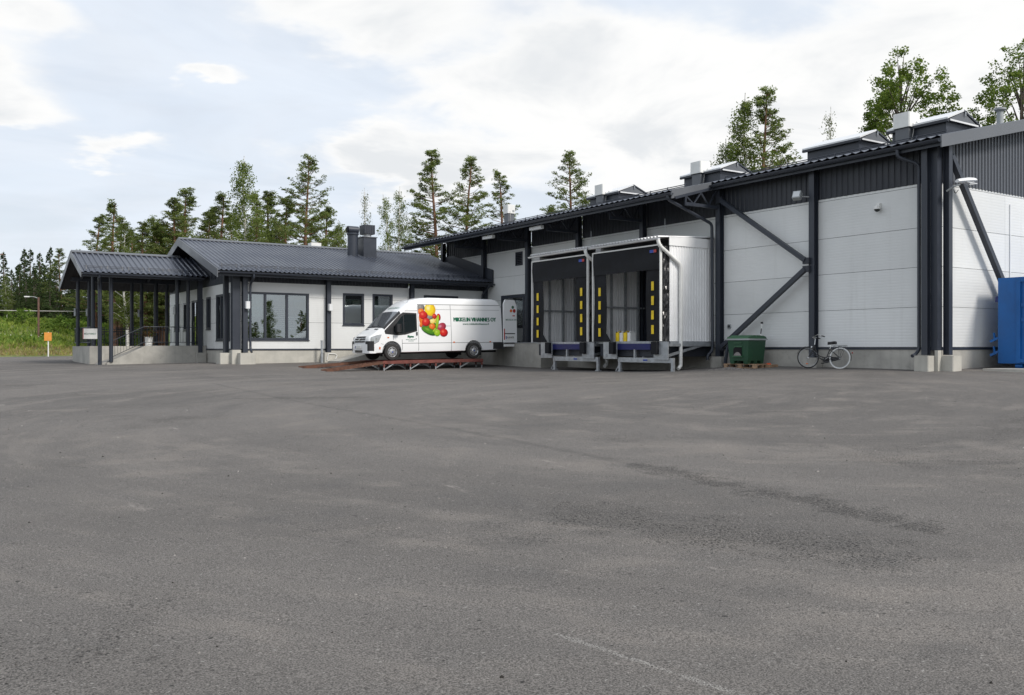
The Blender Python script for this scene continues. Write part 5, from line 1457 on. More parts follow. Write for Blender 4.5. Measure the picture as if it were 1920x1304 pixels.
for (x, wd_, zz) in ((.15, .085, .855), (.20, .09, .86), (.28, .06, .85), (.36, .028, .845), (.42, .022, .84)):
    for j in range(10):
        a = 2 * math.pi * j / 10; sd.v.append((x, wd_ * math.cos(a), zz + .035 * math.sin(a) - (.03 if math.sin(a) < 0 else 0)))
for i in range(4):
    for j in range(10): sd.f.append((i * 10 + j, i * 10 + (j + 1) % 10, (i + 1) * 10 + (j + 1) % 10, (i + 1) * 10 + j))
sd.f += [tuple(range(10)), tuple(40 + j for j in reversed(range(10)))]
sd.build('saddle', 'black_plastic', bk, True, local=True)
hm = Vector((.845, 0, .98)); MB().tube([ht, hm], .012, 8).build('stem', 'chrome', bk, local=True)
for s_ in (-1, 1):
    p1 = hm; p2 = hm + ay * s_ * .16 + fd * .06 + Vector((0, 0, .06)); p3 = hm + ay * s_ * .28 + fd * .0 + Vector((0, 0, .10)); p4 = hm + ay * s_ * .31 - fd * .12 + Vector((0, 0, .07)); p5 = p4 - fd * .11 - Vector((0, 0, .02))
    hbk = MB().tube([p1, p2, p3, p4], .011, 8).build('handlebar', 'chrome', bk, True, local=True); MB().tube([p4, p5], .017, 8).build('grip', 'black_plastic', hbk, local=True)
# mudguards, rack, chain case, pedals, lights
for (c, dirx, axv, a0, a1, nm) in (((0, 0, WR), Vector((1, 0, 0)), Vector((0, 1, 0)), .35, 3.35, 'rear_mudguard'), (fc, fd, ay, .3, 2.6, 'front_mudguard')):
    mg = MB(); n = 14
    for i in range(n + 1):
        a = a0 + (a1 - a0) * i / n
        for s_ in (-.028, 0, .028):
            rr_ = WR + .03 - (abs(s_) * .35); mg.v.append(tuple(Vector(c) + dirx * (rr_ * math.cos(a)) + Vector((0, 0, rr_ * math.sin(a))) + axv * s_))
    for i in range(n):
        for j in range(2): q = i * 3 + j; mg.f.append((q, q + 1, q + 4, q + 3))
    mg.build(nm, 'black_plastic', bk, True, local=True)
rk = MB()
for s_ in (-.06, .06): rk.tube([(.27, s_, .74), (-.22, s_, .745)], .006, 6); rk.tube([(-.15, s_, .74), (0, s_ * 1.1, WR)], .005, 5); rk.tube([(.05, s_, .74), (0, s_ * 1.1, WR)], .005, 5)
for x in (.2, .05, -.1, -.22): rk.tube([(x, -.06, .742), (x, .06, .742)], .005, 5)
rk.build('luggage_rack', 'black_plastic', bk, local=True)
MB().prism([(.58, .27), (.54, .20), (.44, .19), (.36, .22), (.0, .31), (.0, .38), (.40, .40), (.54, .37)], 'y', -.075, -.045).build('chain_case', 'black_plastic', bk, local=True)
cr = MB().tube([(.46, -.09, .29), (.60, -.10, .20)], .009, 6).tube([(.46, .07, .29), (.32, .08, .38)], .009, 6).ring((.46, -.085, .29), (0, 1, 0), .09, .008, 20, 5).build('crank', 'chrome', bk, local=True)
for x, y, z in ((.62, -.14, .19), (.30, .12, .39)): MB().box(x - .045, x + .045, y - .04, y + .04, z - .012, z + .012).build('pedal', 'black_plastic', cr, local=True)
MB().lathe([(.02, 0), (.025, .03)], (-.375, 0, .52), (-1, 0, 0), 8).build('rear_light', 'red_lamp', bk, local=True)
MB().box(.93, .97, -.03, .03, .68, .73).build('front_light', 'chrome', bk, local=True)
MB().cbox(fc + fd * .02 - Vector((0, 0, .20)), .05, .05, .03).build('spoke_reflector', 'amber_lamp', fw_, local=True)
bk.scale = (.95, .95, .95); bk.location = (-.54, 2.95, gz(-.52, 2.99) + .0); bk.rotation_euler = (R(7), 0, math.atan2(1.02, -.27))

# ------------------------------------------------------------------ grit bin on its pallet
BX, BY, BR = -.98, 6.22, R(8)
pt = thing('pallet', (0, 0, 0), 'worn wooden pallet under the green grit bin', 'pallet')
for y in (-.36, 0, .36):
    MB().box(-.62, .62, y - .05, y + .05, 0, .022).build('plank', 'wood', pt, local=True)
    for x in (-.55, 0, .55): MB().box(x - .07, x + .07, y - .05, y + .05, .022, .10).build('block', 'wood', pt, local=True)
for x in (-.55, 0, .55): MB().box(x - .07, x + .07, -.42, .42, .10, .12).build('plank', 'wood', pt, local=True)
for i in range(6): MB().box(-.62, .62, -.42 + i * .145, -.42 + i * .145 + .11, .12, .142).build('plank', 'wood', pt, local=True)
gb = thing('grit_bin', (0, 0, 0), 'green plastic grit bin with ribbed lid and open hatch showing gravel', 'grit bin')
def tap(b0, b1, z0, z1, mb):
    k_ = len(mb.v)
    for (a, b_), z in ((b0, z0), (b1, z1)): mb.v += [(-a, -b_, z), (a, -b_, z), (a, b_, z), (-a, b_, z)]
    mb.f += [tuple(k_ + i for i in q) for q in ((0, 3, 2, 1), (4, 5, 6, 7), (0, 1, 5, 4), (1, 2, 6, 5), (2, 3, 7, 6), (3, 0, 4, 7))]
k = MB(); tap((.52, .40), (.58, .46), .09, .70, k); k.build('bin_body', 'green_plastic', gb, local=True)
for x in (-.42, 0, .42):
    for y in (-.30, .30): k = MB(); tap((.09, .08), (.11, .1), 0, .10, k); k.v = [(a + x, b_ + y, c) for a, b_, c in k.v]; k.build('foot', 'green_plastic', gb, local=True)
MB().box(-.63, .63, -.51, .51, .695, .74).build('lid_rim', 'grey_trim', gb, local=True)
k = MB(); k.prism([(-.62, .741), (.62, .741), (.55, .80), (.38, .83), (.30, .80), (.20, .835), (.04, .84), (-.04, .805), (-.14, .84), (-.32, .835), (-.40, .80), (-.55, .80)], 'y', -.48, .48); k.build('lid', 'green_lid', gb, local=True)
hx = -.545
hf = MB().prism([(-.16, .235), (.20, .235), (.20, .44), (.12, .49), (-.16, .49)], 'x', hx - .035, hx - .018).build('hatch_mouth', 'van_dark', gb, local=True)
MB().prism([(-.15, .24), (.19, .24), (.12, .31), (.03, .345), (-.06, .33), (-.12, .28)], 'x', hx - .05, hx - .036).build('gravel_heap', 'grit', hf, local=True)
MB().prism([(-.20, .20), (.24, .20), (.24, .235), (-.20, .235)], 'x', hx - .06, hx - .01).prism([(-.20, .49), (.16, .49), (.16, .52), (-.20, .52)], 'x', hx - .05, hx - .02).build('hatch_surround', 'green_lid', gb, local=True)
MB().prism([(-.18, .60), (.18, .60), (.18, .63), (-.18, .63)], 'x', hx - .055, hx - .02).build('grip_ledge', 'green_lid', gb, local=True)
zb_ = gz(BX, BY)
pt.location = (BX, BY, zb_); pt.rotation_euler = (0, 0, R(90) + BR); gb.location = (BX, BY, zb_ + .142); gb.rotation_euler = (0, 0, BR)
gb.scale = (.88, .86, 1.12)
t = thing('grit_heap', (-1.65, 6.4, gz(-1.65, 6.4)), 'small spill of pale gravel on the asphalt in front of the grit bin', 'gravel')
r2 = random.Random(5); k = MB()
for i in range(420):
    a, b_ = r2.gauss(0, .16), r2.gauss(0, .34); x, y = -1.66 + a, 6.35 + b_; s_ = r2.uniform(.008, .022); h_ = .06 * math.exp(-(a / .16) ** 2 - (b_ / .34) ** 2)
    k.box(x - s_, x + s_, y - s_, y + s_, gz(x, y) - .02, gz(x, y) + h_ + s_)
tag(k.build('stones', 'grit', t), kind='stuff')
t = thing('orange_crate', (-.6, 5.6, .1), 'small orange plastic piece on a wood block right of the grit bin', 'plastic piece')
MB().box(-.75, -.35, 5.45, 5.75, gz(-.4, 5.4) - .02, gz(-.4, 5.4) + .09).build('base', 'wood', t)
MB().prism([(5.58, .08), (5.76, .08), (5.74, .13), (5.69, .11), (5.64, .15), (5.60, .11)], 'x', -.66, -.50).build('top', 'orange_plastic', t)
for i, (y, dy, h_, m, lb) in enumerate(((7.62, .05, .78, 'graphite', 'taller dark metal offcut leaning beside the hall column footing'), (7.36, -.16, .42, 'graphite_rib', 'shorter dark metal offcut leaning between the column footing and the grit bin'))):
    t = thing('metal_offcut', (-.45, y, 0), lb, 'offcut')
    zg = gz(-.4, y); MB().beam((-.52, y, zg), (-.30, y + dy * (3 if i else 1), zg + h_), .10, .04, (0, 1, 0)).beam((-.50, y + .06, zg), (-.28, y + .06 + dy * (3 if i else 1), zg + h_ * .96), .02, .09, (0, 1, 0)).build('strip', m, t)
t = thing('snow_stake', (-.18, 5.95, 0), 'thin black and white striped stake standing behind the grit bin', 'stake')
for i in range(8): MB().tube([(-.22, 6.42 - i * .022, gz(-.2, 6) + .05 + i * .175), (-.22, 6.42 - (i + 1) * .022, gz(-.2, 6) + .05 + (i + 1) * .175)], .016, 8).build('stripe', 'white_paint' if i % 2 else 'black_plastic', t)
MB().box(-.25, -.19, 6.21, 6.27, gz(-.2, 6) + 1.44, gz(-.2, 6) + 1.50).build('tip', 'black_plastic', t)

# ------------------------------------------------------------------ blue container at the gable
ct = thing('blue_container', (2, -1.7, .1), 'blue steel roll-off container standing against the right gable wall', 'container')
X0, X1, Y0, Y1, Z0, Z1 = 2.24, 8.2, -2.85, -.38, .20, 2.67
MB().box(X0, X1, Y0, Y1, Z0, Z1).build('body', 'blue_paint', ct)
en = MB().box(X0 - .05, X0 - .002, Y1 - .66, Y1 - .54, Z0 + .02, Z1 - .02).box(X0 - .05, X0 - .002, Y0, Y0 + .12, Z0 + .02, Z1 - .02).box(X0 - .045, X0 - .002, Y0 + .12, Y1 - .66, Z1 - .14, Z1 - .02).box(X0 - .045, X0 - .002, Y0 + .12, Y1 - .66, Z0 + .04, Z0 + .14).build('end_frame', 'blue_paint', ct)
for z in (1.40, 1.82): MB().box(X0 - .035, X0 - .003, Y0 + .13, Y1 - .67, z, z + .10).build('end_rib', 'blue_paint', ct)
for x in np.arange(X0 + .3, X1, .7): MB().box(x, x + .1, Y0 - .07, Y0 - .002, Z0, Z1).build('side_rib', 'blue_paint', ct)
for z in (.55, .95): MB().beam((X0 + .06, Y1 + .01, z), (X0 - .02, Y1 + .22, z - .12), .05, .07).beam((X0 + .02, Y1 + .10, z - .1), (X0 + .02, Y1 + .13, z + .14), .04, .05).build('door_latch', 'blue_paint', ct)
MB().box(X0 + .02, X0 + .12, Y1 + .002, Y1 + .09, 1.98, 2.14).build('hinge', 'blue_steel', ct)
for y in (Y0 + .45, Y1 - .65): MB().box(X0 + .15, X1, y, y + .16, .10, .20).tube([(X0 + .1, y - .02, .13), (X0 + .1, y + .18, .13)], .07, 12).build('skid_roller', 'blue_paint', ct)
o = MB().box(1.0, 9.5, -3.3, -.62, -.3, .072).build('concrete_slab', 'concrete_clean'); tag(o, kind='structure')
# ------------------------------------------------------------------ trees
def terrain(x, y):
    p = np.array((x, y)) - E0; s = p @ ED; q = p @ EN
    z = gz(x, y) if q < 0 else float(bank_h(np.array([q]), np.array([s]))[0])
    return z
def tubes_mesh(name, paths, m):
    mb = MB()
    for pts, rs_, n in paths: mb.tube(pts, list(rs_), n, False)
    me = bpy.data.meshes.new(name); me.from_pydata(mb.v, [], mb.f); me.update(); me.materials.append(M[m])
    for p in me.polygons: p.use_smooth = True
    return me
def clumps(centres, radii, per, size, flat=.6, droop=0.0, aspect=.45):
    C, A, B = [], [], []
    for c, r_ in zip(centres, radii):
        n = max(3, int(per * rng.uniform(.7, 1.3)))
        d_ = rand_dirs(n) * (rng.uniform(0.15, 1, n) ** .6)[:, None] * r_; d_[:, 2] *= flat
        if droop: d_[:, 2] -= rng.uniform(0, droop, n)
        C.append(np.array(c) + d_); s_ = size * rng.uniform(.6, 1.35, n)
        a = rand_dirs(n)
        if droop: a[:, 2] -= .9; a /= np.linalg.norm(a, axis=1)[:, None]
        else: a = a + d_ / max(r_, .01) * .8; a /= np.linalg.norm(a, axis=1)[:, None]
        b = np.cross(a, rand_dirs(n)); b /= np.linalg.norm(b, axis=1)[:, None] + 1e-6
        A.append(a * s_[:, None]); B.append(b * (s_ * aspect)[:, None])
    return np.concatenate(C), np.concatenate(A), np.concatenate(B)
def make_pine(seed, H=14.0, start=.38, width=2.0, nb=58, per=30, size=.074, bare=.0):
    r_ = random.Random(seed); tr = []; ph = r_.uniform(0, 6)
    def ax(z): return Vector((math.sin(z * .35 + ph) * .10 * z / H * 2, math.cos(z * .29 + ph) * .10 * z / H * 2, z))
    tr.append(([ax(H * i / 12) for i in range(13)], [.02 + .15 * (1 - i / 12) ** .85 for i in range(13)], 8))
    cs, rs_ = [], []
    for i in range(nb):
        f = (i + r_.random()) / nb; h = H * (start + (1 - start) * f ** .92)
        rel = (h / H - start) / (1 - start)
        L = width * (1.0 - rel) ** 1.12 * (.70 + .30 * min(1, rel * 5 + .3)) * r_.uniform(.55, 1.22) + .22
        if rel < .12 and r_.random() < .35: L *= .5
        a = r_.uniform(0, 2 * math.pi); up = r_.uniform(-.05, .30) + rel * .45
        p0 = ax(h); dr = Vector((math.cos(a), math.sin(a), 0))
        pts = [p0, p0 + dr * L * .5 + Vector((0, 0, L * up * .35)), p0 + dr * L + Vector((0, 0, L * up + .12 * L))]
        tr.append((pts, [.035 * (.35 + L / width), .02, .008], 4))
        k = max(2, int(L / .30))
        for j in range(k):
            t_ = .30 + .70 * (j + 1) / k
            p = pts[0].lerp(pts[2], t_); p.z += (pts[1].z - (pts[0].z + pts[2].z) / 2) * 4 * t_ * (1 - t_) * .5
            sd_ = Vector((-dr.y, dr.x, 0)) * r_.uniform(-.5, .5) * L * .55 * (1.25 - t_ * .6)
            if r_.random() < bare: continue
            cs.append(p + sd_ + Vector((0, 0, r_.uniform(-.05, .14)))); rs_.append(r_.uniform(.17, .30))
            if r_.random() < .75: cs.append(p - sd_ * r_.uniform(.3, 1.2) + Vector((0, 0, r_.uniform(-.10, .10)))); rs_.append(r_.uniform(.12, .24))
    for i in range(5): cs.append(ax(H - .08 - i * .22)); rs_.append(.07 + i * .035)
    C_, A_, B_ = clumps(cs, rs_, per, size, .62, aspect=.30)
    return tubes_mesh('pine_trunk', tr, 'pine_bark'), quads_mesh('pine_crown', C_, A_, B_, 'pine_leaf'), float(C_[:, 2].max())
def make_spruce(seed, H=10.0, width=1.75):
    r_ = random.Random(seed); tr = [([(0, 0, 0), (0, 0, H * .5), (0, 0, H)], [.13, .08, .01], 7)]; cs, rs_ = [], []
    nb = 210
    for i in range(nb):
        f = ((i + r_.random()) / nb) ** 1.12; h = H * (.05 + .93 * f); L = width * (1 - f) ** 1.0 * r_.uniform(.75, 1.12) + .07
        a = r_.uniform(0, 2 * math.pi); dr = Vector((math.cos(a), math.sin(a), 0)); p0 = Vector((0, 0, h)); p2 = p0 + dr * L + Vector((0, 0, -L * .28 + .10 * L * r_.random()))
        tr.append(([p0, p2], [.018, .005], 3))
        k = max(1, int(L / .30))
        for j in range(k):
            p = p0.lerp(p2, (j + 1) / k); cs.append(p + Vector((r_.uniform(-.1, .1), r_.uniform(-.1, .1), -.03))); rs_.append(r_.uniform(.75, 1.2) * (.075 + .19 * (1 - f) ** .8))
    C_, A_, B_ = clumps(cs, rs_, 22, .085, .7, droop=.12, aspect=.36)
    return tubes_mesh('spruce_trunk', tr, 'spruce_bark'), quads_mesh('spruce_crown', C_, A_, B_, 'spruce_leaf'), float(C_[:, 2].max())
def make_birch(seed, H=14.0, width=2.0, dens=1.0, leafm='birch_leaf', start=.22, forks=1, size=.075, thin=.13):
    r_ = random.Random(seed); tr = []; cs, rs_ = [], []
    for fk in range(forks):
        lean = Vector((r_.uniform(-1, 1), r_.uniform(-1, 1), 0)) * (.09 * H if forks > 1 else .02 * H); hh = H * (1 - .05 * fk)
        def ax(z, lean=lean, fk=fk): return Vector((lean.x * (z / H) ** 1.2 + .09 * math.sin(z * .6 + fk), lean.y * (z / H) ** 1.2 + .09 * math.cos(z * .5 + fk), z))
        tr.append(([ax(hh * i / 12) for i in range(13)], [.015 + thin * (1 - i / 12) for i in range(13)], 8))
        nb = int(80 / forks ** .5)
        for i in range(nb):
            f = (i + r_.random()) / nb; h = hh * (start + (.97 - start) * f); L = width * (1 - f) ** .72 * (.65 + .35 * min(1, f * 4 + .2)) * r_.uniform(.45, 1.12) + .12
            a = r_.uniform(0, 2 * math.pi); dr = Vector((math.cos(a), math.sin(a), 0)); p0 = ax(h); p1 = p0 + dr * L * .6 + Vector((0, 0, L * .55)); p2 = p0 + dr * L + Vector((0, 0, L * .45))
            tr.append(([p0, p1, p2], [.028, .015, .006], 4))
            k = max(2, int(L / .22))
            for j in range(k):
                t_ = (j + 1) / k; p = (p0.lerp(p1, t_ / .6) if t_ < .6 else p1.lerp(p2, (t_ - .6) / .4)) + Vector((r_.uniform(-.22, .22), r_.uniform(-.22, .22), 0))
                cs.append(p); rs_.append(r_.uniform(.2, .38))
    C_, A_, B_ = clumps(cs, rs_, 30 * dens, size * .8, .8, droop=.55, aspect=.5)
    return tubes_mesh('birch_trunk', tr, 'birch_bark'), quads_mesh('birch_crown', C_, A_, B_, leafm), float(C_[:, 2].max())
def make_aspen(seed, H=20.0, width=3.4, sparse=1.0, lo=.40):
    r_ = random.Random(seed); tr = []; cs, rs_ = [], []
    def ax(z): return Vector((.2 * math.sin(z * .25), .2 * math.cos(z * .21), z))
    tr.append(([ax(H * .93 * i / 12) for i in range(13)], [.03 + .20 * (1 - i / 12) for i in range(13)], 9))
    zc, rz = H * (lo + 1) / 2, H * (1 - lo) / 2
    lob = [Vector((math.cos(a) * math.cos(e), math.sin(a) * math.cos(e), math.sin(e))) for a, e in ((r_.uniform(0, 6.28), r_.uniform(-.9, 1.3)) for _ in range(22))]
    n = 0
    while n < 430:
        d_ = Vector((r_.gauss(0, 1), r_.gauss(0, 1), r_.gauss(0, 1))).normalized(); near = max(d_.dot(q) for q in lob)
        rad = r_.uniform(.30, 1.0) ** .5 * (.62 + .38 * max(0, (near - .80) / .20))          # bulging lobes with hollows between
        p = ax(zc + rz * rad * d_.z) + Vector((d_.x, d_.y, 0)) * width * rad * (1.0 - .18 * max(0, d_.z))
        cs.append(p); rs_.append(r_.uniform(.26, .46)); n += 1
        if n % 9 == 0:
            p0 = ax(max(H * .25, p.z - 1.6 - rad * 1.4)); tr.append(([p0, p0.lerp(p, .55) + Vector((0, 0, .2)), p], [.07, .035, .008], 4))
    C_, A_, B_ = clumps(cs, rs_, 64 * sparse, .066, .9, aspect=.75)
    return tubes_mesh('aspen_trunk', tr, 'spruce_bark'), quads_mesh('aspen_crown', C_, A_, B_, 'aspen_leaf'), float(C_[:, 2].max())
V = {'pine': [make_pine(1, start=.22, width=2.5, nb=92), make_pine(2, start=.18, width=2.8, nb=100), make_pine(3, start=.26, width=2.3, nb=86), make_pine(4, start=.24, width=2.1, nb=70, bare=.12), make_pine(5, start=.20, width=2.6, nb=110)],
     'bigpine': [make_pine(11, 15, .40, 3.2, 80, 28, bare=.03), make_pine(12, 15, .30, 2.9, 100, 28), make_pine(13, 15, .30, 3.1, 96, 28, bare=.03), make_pine(14, 15, .28, 2.7, 84, 28, bare=.08)],
     'spruce': [make_spruce(21), make_spruce(22, width=1.5)],
     'birch': [make_birch(31, width=2.1, dens=1.9), make_birch(32, width=1.8, dens=1.7)],
     'birch2': [make_birch(33, width=1.5, forks=2, dens=1.4)],
     'thinbirch': [make_birch(34, width=1.2, dens=.42, leafm='birch_pale_leaf', thin=.09)],
     'aspen': [make_aspen(41, width=3.7, sparse=1.0), make_aspen(44, width=3.5, sparse=.7, lo=.36)]}
NAMES = {'pine': 'pine_tree', 'bigpine': 'pine_tree', 'spruce': 'spruce_tree', 'birch': 'birch_tree', 'birch2': 'birch_tree', 'thinbirch': 'birch_tree', 'aspen': 'aspen_tree'}
cnt = {}
def tree(kind, x, y, top, label, group, wide=1.0, z0=None):
    i = cnt.get(kind, 0); cnt[kind] = i + 1
    tm, cm, H = V[kind][i % len(V[kind])]
    z = (terrain(x, y) if z0 is None else z0) - .1
    t = thing(NAMES[kind], (x, y, z), label, 'tree', group, rz=(i * 2.399) % 6.28)
    s_ = (top - z) / H; t.scale = (s_ * wide, s_ * wide, s_)
    for nm, me in (('trunk', tm), ('crown', cm)):
        o = bpy.data.objects.new(nm, me); COL.objects.link(o); o.parent = t
# kind, x, y, top height, label
SP = [(-14.6, 113.5, 12.4), (-12.5, 112.1, 12.8), (-11.2, 118.5, 13.4), (-11.1, 108.8, 12.1), (-9.8, 110.3, 13.0),
      (-14.5, 103.9, 9.6), (-12.4, 121.6, 11.5), (-9.6, 117.4, 11.3), (-10.2, 101.0, 9.7), (-7.9, 109.1, 10.6), (-12.5, 101.3, 9.6), (-16.8, 107, 10.4), (-15.6, 118, 11.0), (-13.6, 98.0, 8.6), (-11.3, 97.5, 8.8), (-8.9, 99.0, 9.2), (-10.6, 114.5, 11.6), (-13.4, 107.5, 10.6), (-11.9, 105.2, 9.8), (-16.2, 99.5, 8.4)]
cam_az = lambda x, y: math.atan2(x - CAM.x, y - CAM.y)
for i, (x, y, tp) in enumerate(sorted(SP, key=lambda p: cam_az(p[0], p[1]))):
    tree('spruce', x, y, tp, ORD[i] + ' dark spruce from the left picture edge, above the grassy bank', 'spruces behind the bank at the left', 1.3)
SQ = [(-7.8, 100.6, 9.4), (-6.2, 103.2, 9.8), (-5.6, 98.0, 9.6), (-3.2, 103.5, 10.5), (-3.3, 95.2, 9.6), (-1.0, 99.7, 10.7), (1.3, 103.0, 11.8), (.6, 93.9, 10.4), (3.4, 96.5, 10.6), (5.5, 99, 11), (-9.2, 93.5, 8.2), (-4.5, 90.5, 8.4), (-1.2, 88.5, 8.6), (-7.2, 92.0, 8.8), (-5.9, 94.0, 9.2), (-2.6, 92.2, 9.0), (1.8, 90.5, 9.4), (-8.3, 96.5, 9.0), (2.6, 100.5, 11.2)]
for i, (x, y, tp) in enumerate(sorted(SQ, key=lambda p: cam_az(p[0], p[1]))):
    tree('spruce', x, y, tp, ORD[i] + ' spruce from the left among those seen through the porch posts', 'spruces seen through the porch', 1.6)
TL = [('pine', -9.3, 105.2, 12.5, 'thin open pine just left of the porch roof tip', 'a'), ('birch', -15.5, 97.3, 8.6, 'pale bushy birch at the left picture edge in front of the spruces', 'a'),
 ('pine', -9.5, 79.0, 13.4, 'slender pine standing alone above the left half of the porch roof', 'b'), ('pine', -7.9, 75.5, 12.9, 'slender pine above the middle of the porch roof', 'b'),
 ('thinbirch', -7.0, 70.1, 11.6, 'faint thin birch above the right end of the porch roof', 'b'), ('pine', -5.7, 71.6, 12.6, 'small pine just left of the office gable peak', 'b'),
 ('pine', -5.1, 66.4, 13.6, 'pine rising directly over the office gable peak', 'b'), ('pine', -3.7, 67.9, 14.8, 'taller open pine just right of the office gable peak', 'b'), ('pine', -3.5, 63.0, 12.5, 'short dense pine between the gable peak group and the tall birch', 'b'),
 ('pine', -3.0, 60.2, 13.4, 'dark dense pine pressed against the left side of the tall birch', 'b'), ('birch', -4.1, 51.4, 14.4, 'tall pale green birch above the left part of the office roof', 'b'),
 ('pine', -1.1, 56.6, 13.1, 'dark pine just right of the tall birch', 'b'), ('pine', .4, 58.0, 13.5, 'second dark pine right of the tall birch', 'b'), ('pine', .2, 53.3, 12.4, 'lower pine at the left foot of the tallest office pine', 'b'),
 ('bigpine', -.1, 48.7, 14.8, 'tallest pine behind the office, with bare reddish trunk and open crown', 'b'), ('pine', 3.2, 53.8, 11.9, 'smaller pine close to the right of the tallest office pine', 'b'), ('birch', 3.6, 51.1, 10.4, 'low leafy birch left of the office chimneys', 'b'),
 ('thinbirch', 6.0, 51.9, 13.1, 'sparse birch directly behind the office chimneys', 'b'), ('birch2', 7.3, 48.6, 12.8, 'two-stemmed birch right of the office chimneys', 'b'),
 ('bigpine', 10.6, 48.8, 16.4, 'left pine of the three behind the left part of the hall roof', 'c'), ('bigpine', 12.8, 47.4, 16.0, 'middle pine of the three behind the left part of the hall roof', 'c'), ('bigpine', 17.1, 49.4, 15.6, 'right and lowest pine of the three behind the hall roof', 'c'),
 ('bigpine', 18.3, 41.4, 15.8, 'lone pine in the middle behind the hall roof', 'c'), ('pine', 19.5, 45.4, 12.3, 'small pine tip low beside the lone pine', 'c'),
 ('bigpine', 24.5, 27.7, 18.5, 'broad pine with upright trunk rising behind the right hall roof', 'c'), ('birch', 24.1, 29.2, 18.0, 'drooping birch merged with the left side of the broad pine', 'c'), ('birch', 23.9, 30.5, 15.3, 'lower birch at the left foot of the broad pine', 'c'),
 ('thinbirch', 31.6, 27.8, 17.9, 'nearly bare thin birch between the two right roof hatches', 'c'), ('aspen', 30.4, 21.3, 20.4, 'big round leafy tree behind the right roof hatches', 'c'), ('aspen', 33.3, 14.9, 20.0, 'leafy tree cut by the right picture edge', 'c'),
 ('pine', -9.96, 66.5, 13.0, 'pine with reddish trunk seen between the left porch posts', 'd'), ('birch', -9.5, 64.2, 11, 'white birch trunk seen through the middle of the porch', 'd'), ('pine', -7.4, 67.4, 11.5, 'pine trunk seen left of the office corner through the porch', 'd'), ('pine', -6.2, 68.5, 11.5, 'one of a close pair of pine trunks nearest the office corner, left', 'd'), ('pine', -5.6, 70.5, 11.5, 'one of a close pair of pine trunks nearest the office corner, right', 'd')]
# back row of the wood behind the office, left to right
for i, (x, y, tp) in enumerate(((-6.6, 78, 12.2), (-4.4, 76, 12.8), (-2.6, 74, 13.0), (-1.6, 70, 12.6), (-.2, 67, 12.8), (1.6, 66, 12.4), (2.4, 62, 11.6), (4.6, 60, 11.4), (-5.4, 84, 12.4), (-3.2, 80, 13.2))):
    TL.append(('pine', x, y, tp, ORD[i] + ' pine of the dim back row behind the office trees', 'b'))
GR = {'a': 'trees at the left edge', 'b': 'trees behind the office wing', 'c': 'trees behind the hall', 'd': 'trees seen through the porch'}
WIDE = {'aspen': 1.12, 'bigpine': 1.32, 'pine': 1.6, 'birch': 1.3, 'birch2': 1.0, 'thinbirch': .9}
for kd, x, y, tp, lb, g in TL: tree(kd, x, y, tp, lb, GR[g], WIDE[kd])
# wood on the viewer's side of the yard (mirrored in the office panes)
r3 = random.Random(9)
for i in range(34):
    tree('pine' if i % 3 else 'birch', 8 + i * 2.0 + r3.uniform(-1, 1), -122 + r3.uniform(-14, 14), r3.uniform(6, 11), 'tree of the wood behind the viewer, seen only as a reflection', 'trees behind the viewer', 1.4, -3.0)
# bushes on the bank
def bush(x, y, h_, label):
    z = terrain(x, y); t = thing('bush', (x, y, z), label, 'bush', 'bushes on the bank')
    cs = [(r3.gauss(0, h_ * .45), r3.gauss(0, h_ * .45), r3.uniform(.2, .8) * h_) for _ in range(16)]
    C_, A_, B_ = clumps(cs, [h_ * .30] * 16, 38, .11, .9, aspect=.6)
    o = bpy.data.objects.new('foliage', quads_mesh('foliage', C_, A_, B_, 'weed_leaf')); COL.objects.link(o); o.parent = t
    st_ = tubes_mesh('stems', [([(0, 0, -.1), (c[0] * .8, c[1] * .8, c[2])], [.02, .006], 4) for c in cs[:7]], 'spruce_bark'); o = bpy.data.objects.new('stems', st_); COL.objects.link(o); o.parent = t
for x, y, h_, lb in ((-15.5, 80.5, 1.6, 'dark round bush on the bank left of the orange sign'), (-12.6, 79.5, 1.7, 'dark bush on the bank right of the orange sign'), (-20.2, 79.0, 1.3, 'bush on the bank near the left picture edge'), (-11.0, 85.0, 1.5, 'bush on the crest of the bank beside the porch'), (-9.0, 74.5, 1.4, 'bush on the bank seen through the left porch posts'), (-7.6, 76.0, 1.3, 'bush on the bank seen through the middle of the porch')):
    bush(x, y, h_, lb)

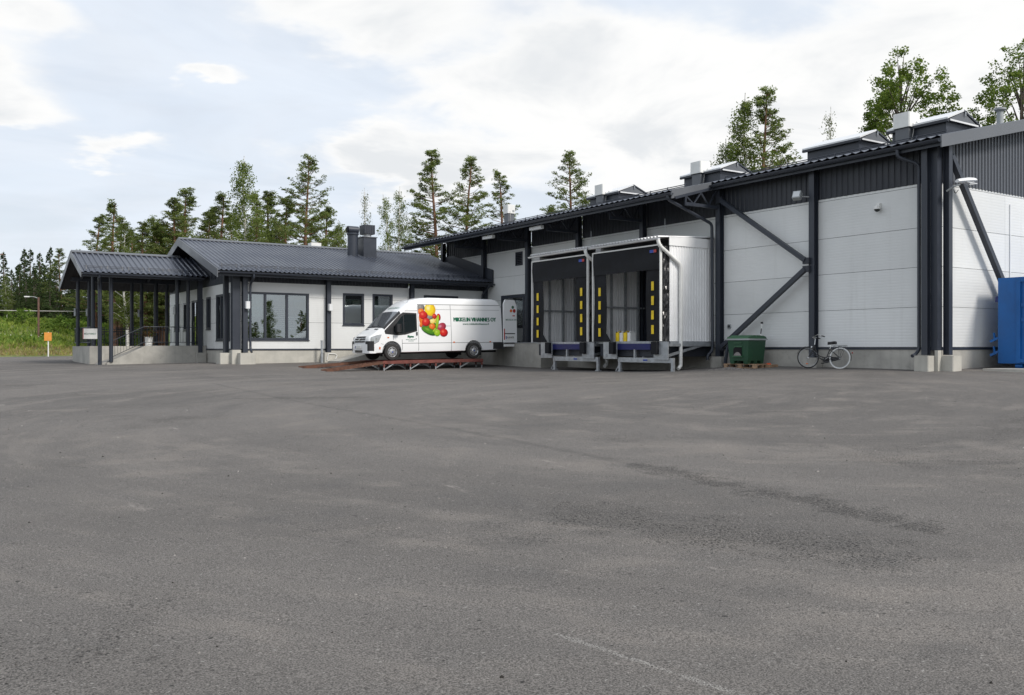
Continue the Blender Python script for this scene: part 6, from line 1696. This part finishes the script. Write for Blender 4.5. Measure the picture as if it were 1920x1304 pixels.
# ------------------------------------------------------------------ sign, lamp post and power line at the left
t = thing('orange_sign', (-15.8, 62.8, 0), 'plain orange sign board on a thin white post beside the asphalt edge', 'sign')
sxp, syp = -15.45, 62.2; zg = terrain(sxp, syp)
e_ = Vector((.834, -.552, 0))
def xb(o, a0, a1, z0, z1, dn=.02): return o.beam(Vector((sxp, syp, (z0 + z1) / 2)) + e_ * a0, Vector((sxp, syp, (z0 + z1) / 2)) + e_ * a1, dn, z1 - z0)
xb(MB(), -.28, .28, 1.17, 1.80).build('board', 'orange_sign', t); MB().tube([(sxp + .03, syp + .05, zg - .2), (sxp + .03, syp + .05, 1.83)], .045, 10).build('post', 'white_paint', t)
lx, ly = -14.6, 76.5; zg = terrain(lx, ly)
t = thing('street_lamp', (lx, ly, zg), 'thin brown lamp post with a short arm above the grassy bank', 'street lamp')
MB().tube([(lx, ly, zg - .3), (lx, ly, 5.15)], .09, 10).build('post', 'pole_wood', t, True)
MB().tube([(lx, ly, 5.05), (lx - .35, ly + .22, 5.20), (lx - .75, ly + .45, 5.20)], .035, 8).build('arm', 'grey_trim', t, True)
MB().box(lx - 1.1, lx - .65, ly + .38, ly + .60, 5.16, 5.26).build('lamp_head', 'white_metal', t)
p0, p1 = Vector((-40, 78, 4.0)), Vector((14, 84, 4.7)); pts = [p0.lerp(p1, i / 16) - Vector((0, 0, .25 * 4 * (i / 16) * (1 - i / 16))) for i in range(17)]
t = thing('power_line', (-15, 81, 3.9), 'pale overhead cable running across the trees behind the bank', 'cable')
MB().tube(pts, .035, 5).build('cable', 'wire', t)
for i, (x, y) in enumerate(((-17.55, 80.6),)):
    zg = terrain(x, y); t = thing('utility_pole', (x, y, zg), 'slim dark pole at the left picture edge carrying the cable', 'pole')
    MB().tube([(x, y, zg - .3), (x, y, 9.6)], [.12, .09], 9).build('pole', 'pole_wood', t, True); MB().beam((x - .5, y, 9.2), (x + .5, y, 9.2), .08, .1).build('cross_arm', 'pole_wood', t)
    for s_ in (-.4, 0, .4): MB().lathe([(.03, 0), (.04, .06), (.02, .12)], (x + s_, y, 9.25), n=8).build('insulator', 'pot_white', t)
